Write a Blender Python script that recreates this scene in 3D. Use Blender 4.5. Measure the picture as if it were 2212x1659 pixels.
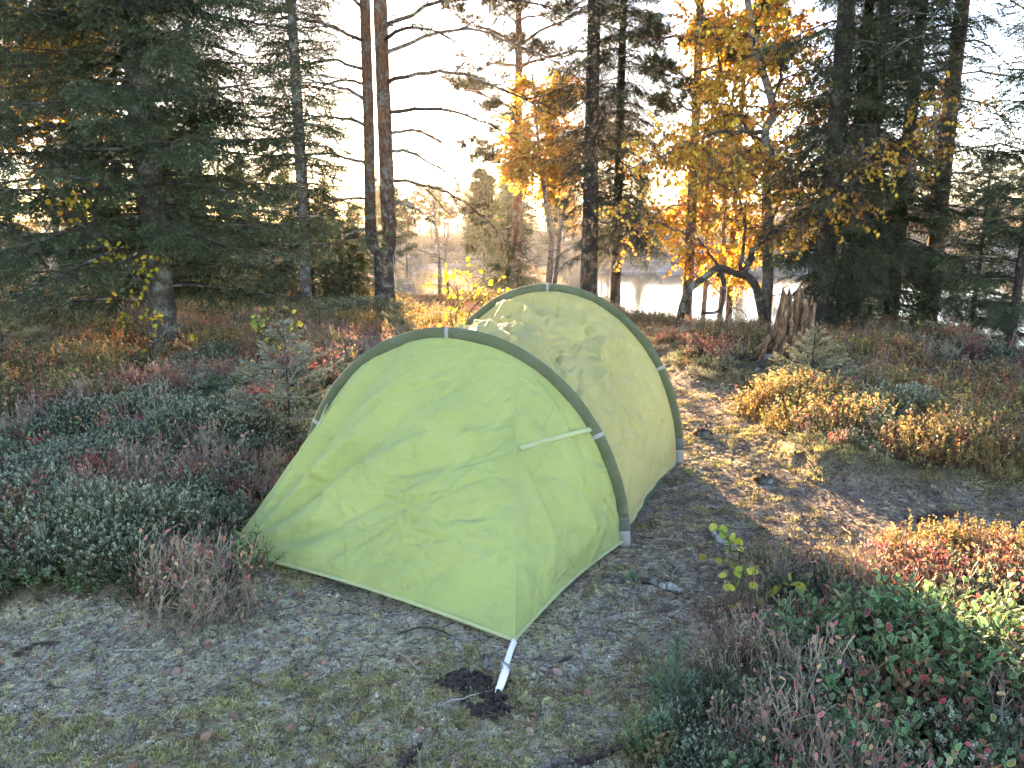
import bpy, math
import numpy as np
from mathutils import Vector, Matrix

# ------------------------------------------------------------------ scene
for o in list(bpy.data.objects):
    bpy.data.objects.remove(o)
S = bpy.context.scene
COL = S.collection
CAM_H, PITCH, FPX = 1.5, math.radians(11.9), 769.0
SUN_AZ, SUN_EL = math.radians(-10.0), math.radians(7.2)

cam_d = bpy.data.cameras.new('camera')
cam_d.sensor_width = 36.0
cam_d.lens = FPX / 1024.0 * 36.0
cam_d.clip_start, cam_d.clip_end = 0.05, 2000.0
cam = bpy.data.objects.new('camera', cam_d)
COL.objects.link(cam)
cam.location = (0, 0, CAM_H)
cam.rotation_euler = (math.pi / 2 - PITCH, 0, 0)
S.camera = cam

world = bpy.data.worlds.new('World')
S.world = world
world.use_nodes = True
wn = world.node_tree
sky = wn.nodes.new('ShaderNodeTexSky')
sky.sky_type = 'NISHITA'
sky.sun_disc = False
sky.sun_elevation = SUN_EL
sky.sun_rotation = SUN_AZ
sky.air_density, sky.dust_density, sky.ozone_density = 0.75, 0.2, 1.6
wn.links.new(sky.outputs[0], wn.nodes['Background'].inputs[0])
wn.nodes['Background'].inputs[1].default_value = 0.10

sun_d = bpy.data.lights.new('sun', 'SUN')
sun_d.energy = 5.0
sun_d.angle = math.radians(0.55)
sun_d.color = (1.0, 0.76, 0.46)
sun = bpy.data.objects.new('sun', sun_d)
COL.objects.link(sun)
sd = Vector((math.sin(SUN_AZ) * math.cos(SUN_EL), math.cos(SUN_AZ) * math.cos(SUN_EL), math.sin(SUN_EL)))
sun.rotation_euler = sd.to_track_quat('Z', 'Y').to_euler()

vs = S.view_settings
vs.view_transform, vs.look, vs.gamma, vs.use_curve_mapping = 'Standard', 'None', 1.0, False
vs.exposure = 4.0
vs.use_white_balance = True
vs.white_balance_temperature, vs.white_balance_tint = 7800, 25
HAZE, HAZE_G = 0.00028, 0.6
cy = S.cycles
cy.max_bounces, cy.diffuse_bounces, cy.glossy_bounces, cy.transmission_bounces = 4, 2, 1, 3
cy.use_adaptive_sampling, cy.adaptive_threshold, cy.adaptive_min_samples = True, 0.02, 16
cy.transparent_max_bounces, cy.volume_bounces = 6, 0
cy.sample_clamp_indirect = 6.0
cy.use_denoising = True
cy.caustics_reflective = cy.caustics_refractive = False

# ------------------------------------------------------------------ numeric helpers
D2P = 1024.0 / 2212.0


def ray(dx, dy):
    """direction of a line of sight (survey helper; dx, dy measured on a 2212 wide print)"""
    x = (dx * D2P - 512) / FPX
    y = (384 - dy * D2P) / FPX
    return np.array([x, math.cos(PITCH) + y * math.sin(PITCH), -math.sin(PITCH) + y * math.cos(PITCH)])


def gp(dx, dy, z=0.0):
    d = ray(dx, dy)
    return np.array([0, 0, CAM_H]) + d * ((z - CAM_H) / d[2])


def at(dx, dy, Y):
    d = ray(dx, dy)
    return np.array([0, 0, CAM_H]) + d * (Y / d[1])


def _hash(xi, yi, seed):
    h = (xi.astype(np.int64) * 374761393 + yi.astype(np.int64) * 668265263 + seed * 974634777) & 0xFFFFFFFF
    h = ((h ^ (h >> 13)) * 1274126177) & 0xFFFFFFFF
    h = h ^ (h >> 16)
    return (h & 0xFFFF) / 65535.0


def vn(x, y, seed=0):
    x = np.asarray(x, float); y = np.asarray(y, float)
    xi = np.floor(x); yi = np.floor(y)
    fx = x - xi; fy = y - yi
    fx = fx * fx * fx * (fx * (fx * 6 - 15) + 10); fy = fy * fy * fy * (fy * (fy * 6 - 15) + 10)
    a = _hash(xi, yi, seed); b = _hash(xi + 1, yi, seed); c = _hash(xi, yi + 1, seed); d = _hash(xi + 1, yi + 1, seed)
    return (a * (1 - fx) + b * fx) * (1 - fy) + (c * (1 - fx) + d * fx) * fy


def fbm(x, y, seed=0, oct=4):
    s = 0; a = 0.5; n = 0
    for i in range(oct):
        s = s + a * vn(x * 2 ** i + 13.7 * i, y * 2 ** i - 7.1 * i, seed + i); n += a; a *= 0.5
    return s / n


def sstep(a, b, x):
    t = np.clip((np.asarray(x, float) - a) / (b - a), 0, 1)
    return t * t * (3 - 2 * t)


def in_poly(x, y, poly):
    x = np.asarray(x); y = np.asarray(y)
    r = np.zeros(x.shape, bool)
    n = len(poly)
    for i in range(n):
        x0, y0 = poly[i][0], poly[i][1]; x1, y1 = poly[(i + 1) % n][0], poly[(i + 1) % n][1]
        c = ((y0 > y) != (y1 > y)) & (x < (x1 - x0) * (y - y0) / (y1 - y0 + 1e-12) + x0)
        r ^= c
    return r


def poly_dist(x, y, poly):
    x = np.asarray(x, float); y = np.asarray(y, float)
    best = np.full(x.shape, 1e9)
    n = len(poly)
    for i in range(n):
        ax, ay = poly[i][0], poly[i][1]; bx, by = poly[(i + 1) % n][0], poly[(i + 1) % n][1]
        t = np.clip(((x - ax) * (bx - ax) + (y - ay) * (by - ay)) / ((bx - ax) ** 2 + (by - ay) ** 2 + 1e-12), 0, 1)
        best = np.minimum(best, np.hypot(x - ax - t * (bx - ax), y - ay - t * (by - ay)))
    return np.where(in_poly(x, y, poly), -best, best)


def cat(pts, n):
    """smooth curve through points, n samples"""
    P = np.asarray(pts, float)
    if len(P) < 3:
        t = np.linspace(0, 1, n)[:, None]
        return P[0] * (1 - t) + P[-1] * t
    Q = np.vstack([2 * P[0] - P[1], P, 2 * P[-1] - P[-2]])
    out = []
    for u in np.linspace(0, len(P) - 1 - 1e-9, n):
        i = int(u); t = u - i
        a, b, c, d = Q[i], Q[i + 1], Q[i + 2], Q[i + 3]
        out.append(0.5 * (2 * b + (c - a) * t + (2 * a - 5 * b + 4 * c - d) * t * t + (3 * b - a - 3 * c + d) * t ** 3))
    return np.array(out)


class Buf:
    def __init__(s):
        s.V, s.F, s.C, s.n = [], [], [], 0

    def add(s, V, F, c=(1, 1, 1)):
        V = np.asarray(V, float)
        c = np.asarray(c, float)
        if c.ndim == 1:
            c = np.tile(c, (len(V), 1))
        s.V.append(V); s.C.append(c)
        for f in (F if isinstance(F, list) else [F]):
            s.F.append(np.asarray(f, int) + s.n)
        s.n += len(V)

    def mesh(s, name, mat=None, smooth=False):
        V = np.concatenate(s.V)
        me = bpy.data.meshes.new(name)
        me.vertices.add(len(V)); me.vertices.foreach_set('co', V.ravel())
        loops = np.concatenate([f.ravel() for f in s.F])
        sizes = np.concatenate([np.full(len(f), f.shape[1]) for f in s.F])
        me.loops.add(len(loops)); me.loops.foreach_set('vertex_index', loops.astype(np.int32))
        st = np.concatenate([[0], np.cumsum(sizes)[:-1]]).astype(np.int32)
        me.polygons.add(len(sizes)); me.polygons.foreach_set('loop_start', st)
        me.polygons.foreach_set('use_smooth', np.full(len(sizes), smooth))
        me.update(calc_edges=True)
        a = me.attributes.new('Col', 'FLOAT_COLOR', 'POINT')
        C = np.concatenate(s.C)
        a.data.foreach_set('color', np.hstack([C, np.ones((len(C), 1))]).ravel())
        if mat:
            me.materials.append(mat)
        return me


def link(name, me, parent=None):
    o = bpy.data.objects.new(name, me)
    COL.objects.link(o)
    if parent:
        o.parent = parent
    return o


def tag(o, label=None, cat_=None, group=None, kind=None):
    if label: o['label'] = label
    if cat_: o['category'] = cat_
    if group: o['group'] = group
    if kind: o['kind'] = kind
    return o


def empty(name, loc, label, cat_, group=None, rz=0.0):
    o = bpy.data.objects.new(name, None)
    COL.objects.link(o)
    o.empty_display_size = 0.1
    o.location = loc; o.rotation_euler = (0, 0, rz)
    return tag(o, label, cat_, group)


def copy_tree(o, parent=None):
    c = o.copy(); COL.objects.link(c); c.parent = parent
    for ch in o.children:
        copy_tree(ch, c)
    return c


def tube(path, rad, k=6, ell=None, cap=True):
    """ring sweep; returns V, F(list). ell=(a,b,ref) gives an oval section"""
    P = np.asarray(path, float); n = len(P)
    rad = np.broadcast_to(np.asarray(rad, float), (n,))
    T = np.gradient(P, axis=0); T /= np.linalg.norm(T, axis=1)[:, None] + 1e-12
    ref = np.array([0.13, 0.21, 0.97]) if abs(T[:, 2]).mean() < 0.8 else np.array([0.97, 0.13, 0.21])
    A = np.cross(T, ref); A /= np.linalg.norm(A, axis=1)[:, None] + 1e-12
    B = np.cross(T, A)
    a = np.linspace(0, 2 * math.pi, k, endpoint=False)
    V = P[:, None, :] + rad[:, None, None] * (np.cos(a)[None, :, None] * A[:, None, :] + np.sin(a)[None, :, None] * B[:, None, :])
    V = V.reshape(-1, 3)
    i = np.arange(n - 1)[:, None]; j = np.arange(k)[None, :]
    F = np.stack([i * k + j, (i + 1) * k + j, (i + 1) * k + (j + 1) % k, i * k + (j + 1) % k], -1).reshape(-1, 4)
    out = [F]
    if cap:
        V = np.vstack([V, P[0], P[-1]])
        jj = np.arange(k)
        out.append(np.stack([np.full(k, n * k), jj, (jj + 1) % k], -1))
        out.append(np.stack([np.full(k, n * k + 1), (n - 1) * k + (jj + 1) % k, (n - 1) * k + jj], -1))
    return V, out


def gridF(n, m):
    i = np.arange(n - 1)[:, None]; j = np.arange(m - 1)[None, :]
    return np.stack([i * m + j, i * m + j + 1, (i + 1) * m + j + 1, (i + 1) * m + j], -1).reshape(-1, 4)


def frame_eul(d, up):
    """Euler XYZ (n,3) of frames whose local +Y follows d and local +Z stays near up"""
    d = d / (np.linalg.norm(d, axis=1)[:, None] + 1e-12)
    x = np.cross(d, up); x /= np.linalg.norm(x, axis=1)[:, None] + 1e-12
    z = np.cross(x, d)
    # R columns x,d,z
    r20, r21, r22 = x[:, 2], d[:, 2], z[:, 2]
    return np.stack([np.arctan2(r21, r22), -np.arcsin(np.clip(r20, -1, 1)), np.arctan2(x[:, 1], x[:, 0])], -1)


# ------------------------------------------------------------------ materials
MATS = {}


def new_mat(name):
    m = bpy.data.materials.new(name); m.use_nodes = True
    MATS[name] = m
    nt = m.node_tree
    return m, nt, nt.nodes['Principled BSDF'], nt.nodes['Material Output']


def N(nt, t, **kw):
    n = nt.nodes.new(t)
    for k, v in kw.items():
        if k == 'inp':
            for kk, vv in v.items():
                n.inputs[kk].default_value = vv
        else:
            setattr(n, k, v)
    return n


def L(nt, a, b):
    nt.links.new(a, b)


def mixc(nt, fac, a, b, mode='MIX'):
    n = nt.nodes.new('ShaderNodeMix'); n.data_type = 'RGBA'; n.blend_type = mode
    for s, v in ((n.inputs[0], fac), (n.inputs[6], a), (n.inputs[7], b)):
        if hasattr(v, 'is_linked'): nt.links.new(v, s)
        elif isinstance(v, (int, float)): s.default_value = v
        else: s.default_value = (*v[:3], 1)
    return n.outputs[2]


def ramp(nt, fac, stops):
    n = nt.nodes.new('ShaderNodeValToRGB')
    el = n.color_ramp.elements
    while len(el) < len(stops): el.new(0.5)
    for e, (p, c) in zip(el, stops):
        e.position = p; e.color = (c, c, c, 1) if isinstance(c, (int, float)) else (*c[:3], 1)
    nt.links.new(fac, n.inputs[0])
    return n.outputs[0]


def noise(nt, vec, scale, detail=4, rough=0.55, dist=0.0):
    n = N(nt, 'ShaderNodeTexNoise', inp={'Scale': scale, 'Detail': detail, 'Roughness': rough, 'Distortion': dist})
    if vec is not None: nt.links.new(vec, n.inputs['Vector'])
    return n.outputs['Fac']


def bump(nt, height, strength, dist, normal_in):
    b = N(nt, 'ShaderNodeBump', inp={'Strength': strength, 'Distance': dist})
    nt.links.new(height, b.inputs['Height']); nt.links.new(b.outputs[0], normal_in)
    return b


def leaf_mat(name, trans, rough=0.6, lo=0.65, hi=1.35, hue=0.03, spec=0.25, tcol=1.0):
    m, nt, bs, out = new_mat(name)
    at_ = N(nt, 'ShaderNodeAttribute', attribute_name='Col')
    oi = N(nt, 'ShaderNodeObjectInfo')
    mr = N(nt, 'ShaderNodeMapRange', inp={3: lo, 4: hi}); L(nt, oi.outputs['Random'], mr.inputs[0])
    h1 = N(nt, 'ShaderNodeMath', operation='MULTIPLY', inp={1: 7.13}); L(nt, oi.outputs['Random'], h1.inputs[0])
    h2 = N(nt, 'ShaderNodeMath', operation='FRACT'); L(nt, h1.outputs[0], h2.inputs[0])
    h3 = N(nt, 'ShaderNodeMapRange', inp={3: 0.5 - hue, 4: 0.5 + hue}); L(nt, h2.outputs[0], h3.inputs[0])
    hs = N(nt, 'ShaderNodeHueSaturation'); L(nt, at_.outputs['Color'], hs.inputs['Color'])
    L(nt, mr.outputs[0], hs.inputs['Value']); L(nt, h3.outputs[0], hs.inputs['Hue'])
    L(nt, hs.outputs[0], bs.inputs['Base Color'])
    bs.inputs['Roughness'].default_value = rough
    bs.inputs['Specular IOR Level'].default_value = spec
    if trans > 0:
        tr = N(nt, 'ShaderNodeBsdfTranslucent')
        tc = mixc(nt, 1.0, hs.outputs[0], (tcol, tcol, tcol), 'MULTIPLY')
        L(nt, tc, tr.inputs[0])
        mx = N(nt, 'ShaderNodeMixShader', inp={0: trans})
        L(nt, bs.outputs[0], mx.inputs[1]); L(nt, tr.outputs[0], mx.inputs[2]); L(nt, mx.outputs[0], out.inputs[0])
    return m


leaf_mat('needle', 0.18, 0.55, 0.6, 1.4, 0.02)
leaf_mat('golden_leaf', 0.55, 0.5, 0.7, 1.25, 0.035)
leaf_mat('ground_leaf', 0.38, 0.55, 0.65, 1.35, 0.03)
leaf_mat('litter', 0.0, 0.7, 0.5, 1.4, 0.03)


def bark_mat(name, lo_c, hi_c, crack, z0, z1, lichen, lich_amt, bsc=(14, 14, 3.5), bstr=0.8, bd=0.02):
    """bark: colour changes from lo_c to hi_c with height up the trunk, dark fissures, lichen patches"""
    m, nt, bs, out = new_mat(name)
    tc = N(nt, 'ShaderNodeTexCoord')
    mp = N(nt, 'ShaderNodeMapping', inp={'Scale': bsc}); L(nt, tc.outputs['Object'], mp.inputs[0])
    vo = N(nt, 'ShaderNodeTexVoronoi', feature='DISTANCE_TO_EDGE', inp={'Scale': 1.6})
    nz = noise(nt, mp.outputs[0], 1.3, 5, 0.65)
    mv = mixc(nt, 0.35, mp.outputs[0], N(nt, 'ShaderNodeTexNoise', inp={'Scale': 1.0}).outputs['Color'], 'ADD')
    L(nt, mv, vo.inputs['Vector'])
    sp = N(nt, 'ShaderNodeSeparateXYZ'); L(nt, tc.outputs['Object'], sp.inputs[0])
    mr = N(nt, 'ShaderNodeMapRange', inp={1: z0, 2: z1}); L(nt, sp.outputs[2], mr.inputs[0])
    base = mixc(nt, mr.outputs[0], lo_c, hi_c)
    base = mixc(nt, ramp(nt, nz, [(0.3, 0.55), (0.7, 0.0)]), base, crack)
    base = mixc(nt, ramp(nt, vo.outputs[0], [(0.0, 0.75), (0.12, 0.0)]), base, crack)
    ln = noise(nt, tc.outputs['Object'], 6.0, 6, 0.7)
    base = mixc(nt, ramp(nt, ln, [(0.58 - lich_amt * 0.25, 0.0), (0.66 - lich_amt * 0.2, 0.8)]), base, lichen)
    L(nt, base, bs.inputs['Base Color'])
    bs.inputs['Roughness'].default_value = 0.9
    bs.inputs['Specular IOR Level'].default_value = 0.15
    hgt = mixc(nt, 0.5, ramp(nt, vo.outputs[0], [(0, 0.0), (0.2, 1.0)]), nz)
    bump(nt, hgt, bstr, bd, bs.inputs['Normal'])
    return m


bark_mat('pine_bark', (0.085, 0.072, 0.064), (0.27, 0.135, 0.075), (0.025, 0.02, 0.018), 1.0, 3.2, (0.22, 0.24, 0.2), 0.25)
bark_mat('spruce_bark', (0.105, 0.09, 0.078), (0.10, 0.082, 0.068), (0.03, 0.025, 0.022), 0.0, 5.0, (0.2, 0.22, 0.19), 0.3, (20, 20, 7))
bark_mat('shaded_bark', (0.055, 0.047, 0.042), (0.05, 0.042, 0.036), (0.018, 0.015, 0.013), 0.0, 5.0, (0.12, 0.13, 0.11), 0.2, (20, 20, 7))  # spruce bark with canopy shade and backlight put into the darker colour
bark_mat('birch_bark', (0.09, 0.08, 0.07), (0.34, 0.30, 0.27), (0.025, 0.022, 0.02), 0.1, 1.8, (0.25, 0.26, 0.22), 0.1, (7, 7, 12), 0.4)
bark_mat('dead_wood', (0.17, 0.15, 0.135), (0.19, 0.165, 0.145), (0.05, 0.042, 0.036), 0.0, 3.0, (0.36, 0.38, 0.34), 0.35, (20, 20, 20), 0.5)
bark_mat('limb_bark', (0.07, 0.055, 0.045), (0.085, 0.066, 0.052), (0.025, 0.02, 0.018), 0.0, 3.0, (0.2, 0.22, 0.19), 0.25, (20, 20, 20), 0.5)
bark_mat('orange_limb', (0.20, 0.115, 0.07), (0.24, 0.13, 0.075), (0.05, 0.035, 0.028), 0.0, 5.0, (0.22, 0.22, 0.19), 0.15, (20, 20, 20), 0.5)

# ------------------------------------------------------------------ terrain
PATH = [gp(*p)[:2] for p in [(-700, 1659), (-500, 1480), (0, 1350), (150, 1330), (300, 1370), (420, 1400), (520, 1330), (600, 1150), (720, 900), (1000, 780), (1250, 720),
        (1400, 760), (1500, 830), (1600, 838), (1650, 890), (1640, 940), (1690, 985), (1800, 1030), (1950, 1075), (2300, 1105),
        (2700, 1130), (2700, 1250), (2212, 1215), (2000, 1222), (1800, 1240), (1640, 1235), (1560, 1330), (1500, 1420), (1440, 1560), (1400, 1659), (1380, 2300), (200, 2600), (-900, 2300)]]
EDGE_X = [-40, -12, -6, -2.7, 0, 1.6, 2.6, 4, 5.2, 7, 12, 40]
EDGE_Y = [22, 20, 19, 18, 17.5, 16.5, 12.6, 10.5, 8.2, 7.2, 6.8, 6.5]
WATER_Z = -1.12


def path_mask(x, y):
    x = np.asarray(x, float); y = np.asarray(y, float)
    wob = (fbm(x * 2.2, y * 2.2, 31, 3) - 0.5) * 0.35
    return 1 - sstep(-0.10, 0.10, poly_dist(x, y, PATH) + wob)


def lake_mask(x, y):
    b = 0.3 + 0.11 * y + 2.0 * (fbm(x * 0.1, y * 0.1, 5, 2) - 0.5)
    far = 40 + 6 * (fbm(x * 0.06, 0 * y, 6, 2) - 0.5)
    return sstep(-1.0, 1.0, x - b) * (1 - sstep(-2.0, 2.0, y - far))


def height(x, y):
    x = np.asarray(x, float); y = np.asarray(y, float)
    r = np.hypot(x, y)
    e = np.interp(x, EDGE_X, EDGE_Y) + 0.8 * (fbm(x * 0.5, y * 0.5, 3, 2) - 0.5)
    pm = path_mask(x, y)
    und = (fbm(x * 0.45, y * 0.45, 11, 3) - 0.5) * 0.34 + (fbm(x * 1.6, y * 1.6, 12, 3) - 0.5) * 0.12
    z = und * (1 - pm) * sstep(1.5, 5.0, r) + (1 - pm) * 0.035
    z = z + pm * ((fbm(x * 1.3, y * 1.3, 14, 3) - 0.5) * 0.035)
    z = z + 0.10 * sstep(-2, -5, x) * sstep(3, 7, y)
    z = z - 0.42 * sstep(8, 16, y)
    fine = 1 - sstep(5, 14, r)
    z = z + fine * ((fbm(x * 9, y * 9, 21, 3) - 0.5) * 0.022 + (vn(x * 38, y * 38, 22) - 0.5) * 0.007)
    d = sstep(-0.3, 3.6, y - e)
    lk = lake_mask(x, y)
    low = -0.97 + 0.10 * (fbm(x * 0.5, y * 0.5, 41, 3) - 0.5) - lk * 0.6
    low = low + sstep(38, 62, y) * 1.0 + sstep(60, 130, y) * (1.2 + 2.2 * sstep(0, 30, x)) + sstep(38, 60, y) * sstep(2, 12, x) * 0.9
    low = low + (fbm(x * 0.08, y * 0.08, 44, 3) - 0.5) * 0.9 * sstep(40, 70, y)
    return z * (1 - d) + low * d


def hz(x, y):
    return float(height(np.array([x]), np.array([y]))[0])


az = np.concatenate([np.linspace(-180, -48, 34, endpoint=False), np.linspace(-48, 48, 600, endpoint=False), np.linspace(48, 180, 35)])
rr = np.concatenate([[0.02, 0.25, 0.5, 0.75], np.geomspace(0.95, 20, 330), np.geomspace(20.4, 250, 80)])
RR, AZ = np.meshgrid(rr, np.radians(az), indexing='ij')
gx, gy = RR * np.sin(AZ), RR * np.cos(AZ)
gz = height(gx, gy)
pmk = path_mask(gx, gy)
e_ = np.interp(gx, EDGE_X, EDGE_Y)
bogk = sstep(0.5, 3.5, gy - e_)
rgt = sstep(-0.1, 0.9, gx + 0.25 * (fbm(gx * 2, gy * 2, 33, 2) - .5)) * sstep(1.6, 2.6, gy)
b = Buf()
b.add(np.stack([gx, gy, gz], -1).reshape(-1, 3), gridF(*gx.shape)[:, ::-1], np.stack([pmk, bogk, rgt], -1).reshape(-1, 3))
m, nt, bs, out = new_mat('ground')
tc = N(nt, 'ShaderNodeTexCoord'); OB = tc.outputs['Object']
atn = N(nt, 'ShaderNodeAttribute', attribute_name='Col')
sep = N(nt, 'ShaderNodeSeparateColor'); L(nt, atn.outputs['Color'], sep.inputs[0])
n1 = noise(nt, OB, 1.7, 4, 0.6, 0.6)
n2 = noise(nt, OB, 11, 5, 0.65, 0.4)
n3 = noise(nt, OB, 60, 4, 0.7)
n4 = noise(nt, OB, 170, 2, 0.6)
c = mixc(nt, ramp(nt, n2, [(0.40, 0.0), (0.60, 1.0)]), (0.22, 0.175, 0.15), (0.50, 0.465, 0.36))
c = mixc(nt, ramp(nt, n1, [(0.48, 0.0), (0.66, 0.65)]), c, (0.46, 0.42, 0.20))
c = mixc(nt, ramp(nt, n3, [(0.40, 0.95), (0.51, 0.0)]), c, (0.03, 0.024, 0.02))
c = mixc(nt, ramp(nt, n4, [(0.55, 0.0), (0.72, 0.6)]), c, (0.66, 0.63, 0.55))
cb = mixc(nt, ramp(nt, n2, [(0.42, 0.0), (0.66, 0.75)]), (0.15, 0.115, 0.095), (0.36, 0.33, 0.22))
cb = mixc(nt, ramp(nt, n3, [(0.40, 0.9), (0.52, 0.0)]), cb, (0.035, 0.028, 0.024))
rm = N(nt, 'ShaderNodeMath', operation='MULTIPLY', inp={1: 0.85}); L(nt, sep.outputs[2], rm.inputs[0])
c = mixc(nt, rm.outputs[0], c, cb)
hc = mixc(nt, ramp(nt, n2, [(0.35, 0.0), (0.65, 1.0)]), (0.045, 0.042, 0.026), (0.12, 0.095, 0.05))
hc = mixc(nt, ramp(nt, n3, [(0.45, 0.0), (0.7, 0.7)]), hc, (0.17, 0.15, 0.07))
c = mixc(nt, sep.outputs[0], hc, c)
bc = mixc(nt, ramp(nt, noise(nt, OB, 0.9, 6, 0.7), [(0.38, 0.0), (0.62, 1.0)]), (0.12, 0.09, 0.06), (0.33, 0.28, 0.23))
c = mixc(nt, sep.outputs[1], c, bc)
L(nt, c, bs.inputs['Base Color'])
bs.inputs['Roughness'].default_value = 0.95
bs.inputs['Specular IOR Level'].default_value = 0.1
hh = mixc(nt, 0.4, n3, n4)
bump(nt, hh, 1.0, 0.02, bs.inputs['Normal'])
ground = link('ground', b.mesh('ground', m, True))
tag(ground, 'trodden forest floor of moss lichen and needles', 'ground', kind='structure')

# water of the lake
m, nt, bs, out = new_mat('lake_water')
bs.inputs['Base Color'].default_value = (0.03, 0.035, 0.035, 1)
bs.inputs['Roughness'].default_value = 0.06
tc = N(nt, 'ShaderNodeTexCoord')
mp = N(nt, 'ShaderNodeMapping', inp={'Scale': (0.6, 1.6, 1)}); L(nt, tc.outputs['Object'], mp.inputs[0])
bump(nt, noise(nt, mp.outputs[0], 3.0, 3), 0.05, 0.02, bs.inputs['Normal'])
b = Buf()
xs = np.linspace(0.5, 70, 20); ys = np.linspace(9, 52, 16)
WX, WY = np.meshgrid(xs, ys, indexing='ij')
b.add(np.stack([WX, WY, np.full_like(WX, WATER_Z)], -1).reshape(-1, 3), gridF(*WX.shape)[:, ::-1])
water = link('lake_water', b.mesh('lake_water', m, True))
tag(water, 'still bright lake water behind the right hand trees', 'lake', kind='structure')

# ------------------------------------------------------------------ tent
FR = gp(1348, 1182); RRb = gp(1467, 1002); CF = gp(1112, 1402); CL = gp(492, 1205)
ax = RRb - FR; ax /= np.linalg.norm(ax)
_p = np.array([-ax[1], ax[0], 0]); _a = math.radians(4)
U = np.array([_p[0] * math.cos(_a) - _p[1] * math.sin(_a), _p[0] * math.sin(_a) + _p[1] * math.cos(_a), 0])
AXN = np.array([U[1], -U[0], 0])          # along the tent, away from the camera
HW1, HH1, HW2, HH2 = 0.87, 0.975, 0.86, 1.085
HEM = 0.035
Zv = np.array([0, 0, 1.0])


def hoop(base, hw, hh, th):
    th = np.asarray(th, float)
    return base + U * (hw - hw * np.cos(th))[..., None] + Zv * (hh * np.sin(th))[..., None]


# materials
def cloth_mat(name, colr, trans, bumpk=1.0, rough=0.75):
    m, nt, bs, out = new_mat(name)
    tc = N(nt, 'ShaderNodeTexCoord'); OB = tc.outputs['Object']
    n1 = noise(nt, OB, 3.0, 4, 0.6)
    cc = mixc(nt, ramp(nt, n1, [(0.3, 0.0), (0.7, 1.0)]), tuple(v * 0.90 for v in colr), tuple(min(1, v * 1.08) for v in colr))
    n2 = noise(nt, OB, 9.0, 5, 0.7)
    cc = mixc(nt, ramp(nt, n2, [(0.5, 0.0), (0.75, 0.25)]), cc, tuple(min(1, v * 0.75 + 0.16) for v in colr))
    L(nt, cc, bs.inputs['Base Color'])
    bs.inputs['Roughness'].default_value = rough
    bs.inputs['Specular IOR Level'].default_value = 0.3
    bs.inputs['Sheen Weight'].default_value = 0.15
    # crumple creases
    mp = N(nt, 'ShaderNodeMapping', inp={'Rotation': (0.3, 0.5, 0.4), 'Scale': (1.0, 1.0, 1.6)}); L(nt, OB, mp.inputs[0])
    dn = N(nt, 'ShaderNodeTexNoise', inp={'Scale': 4.0, 'Detail': 3.0}); L(nt, mp.outputs[0], dn.inputs['Vector'])
    wv = mixc(nt, 0.25, mp.outputs[0], dn.outputs['Color'], 'ADD')
    v1 = N(nt, 'ShaderNodeTexVoronoi', feature='DISTANCE_TO_EDGE', inp={'Scale': 5.0}); L(nt, wv, v1.inputs['Vector'])
    v2 = N(nt, 'ShaderNodeTexVoronoi', feature='F1', inp={'Scale': 9.0}); L(nt, wv, v2.inputs['Vector'])
    n3 = noise(nt, wv, 7.0, 3, 0.5)
    h1 = mixc(nt, 0.5, ramp(nt, v1.outputs[0], [(0, 0.0), (0.3, 1.0)]), v2.outputs['Distance'])
    h2 = mixc(nt, 0.55, h1, n3)
    wv2 = noise(nt, OB, 420.0, 1, 0.5)
    h3 = mixc(nt, 0.04, h2, wv2)
    bump(nt, h3, 0.9 * bumpk, 0.035, bs.inputs['Normal'])
    if trans > 0:
        tr = N(nt, 'ShaderNodeBsdfTranslucent')
        L(nt, cc, tr.inputs[0])
        mx = N(nt, 'ShaderNodeMixShader', inp={0: trans})
        L(nt, bs.outputs[0], mx.inputs[1]); L(nt, tr.outputs[0], mx.inputs[2]); L(nt, mx.outputs[0], out.inputs[0])
    return m


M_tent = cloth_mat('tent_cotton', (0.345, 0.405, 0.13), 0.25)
M_body_glow = cloth_mat('tent_body_glow_cotton', (0.50, 0.475, 0.19), 0.42)  # same cotton as the front; sun glow put into a paler, yellower colour
M_sleeve = cloth_mat('sleeve_cloth', (0.085, 0.10, 0.045), 0.05, 0.5)
M_gray = cloth_mat('grey_webbing', (0.27, 0.265, 0.235), 0.0, 0.3)
M_dgray = cloth_mat('dark_grey_cloth', (0.10, 0.105, 0.085), 0.0, 0.3)
M_hem = cloth_mat('hem_tape', (0.40, 0.45, 0.21), 0.2, 0.3)
M_seam = cloth_mat('seam_cloth', (0.345, 0.40, 0.16), 0.2, 0.3)
M_strap = cloth_mat('white_strap', (0.74, 0.73, 0.70), 0.0, 0.2)
m, nt, bs, out = new_mat('black_plastic'); bs.inputs['Base Color'].default_value = (0.02, 0.02, 0.02, 1); bs.inputs['Roughness'].default_value = 0.4
m, nt, bs, out = new_mat('groundsheet'); bs.inputs['Base Color'].default_value = (0.07, 0.09, 0.05, 1); bs.inputs['Roughness'].default_value = 0.6
m, nt, bs, out = new_mat('peg_metal'); bs.inputs['Base Color'].default_value = (0.5, 0.5, 0.5, 1); bs.inputs['Metallic'].default_value = 1.0; bs.inputs['Roughness'].default_value = 0.35

tent = empty('tent', tuple((FR + U * HW1)), 'pale green two-hoop tunnel tent pitched on the mossy clearing', 'tent')
T0 = FR + U * HW1


def tpart(name, buf, mat, smooth=True, parent=None):
    me = buf.mesh(name, mat, smooth)
    me.transform(Matrix.Translation(-Vector(T0)))
    return link(name, me, parent or tent)


def unit(v):
    v = np.asarray(v, float)
    return v / (np.linalg.norm(v, axis=-1, keepdims=True) + 1e-12)


def ridged(x, y, seed):
    return (1 - np.abs(2 * fbm(x, y, seed, 2) - 1)) ** 4


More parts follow.
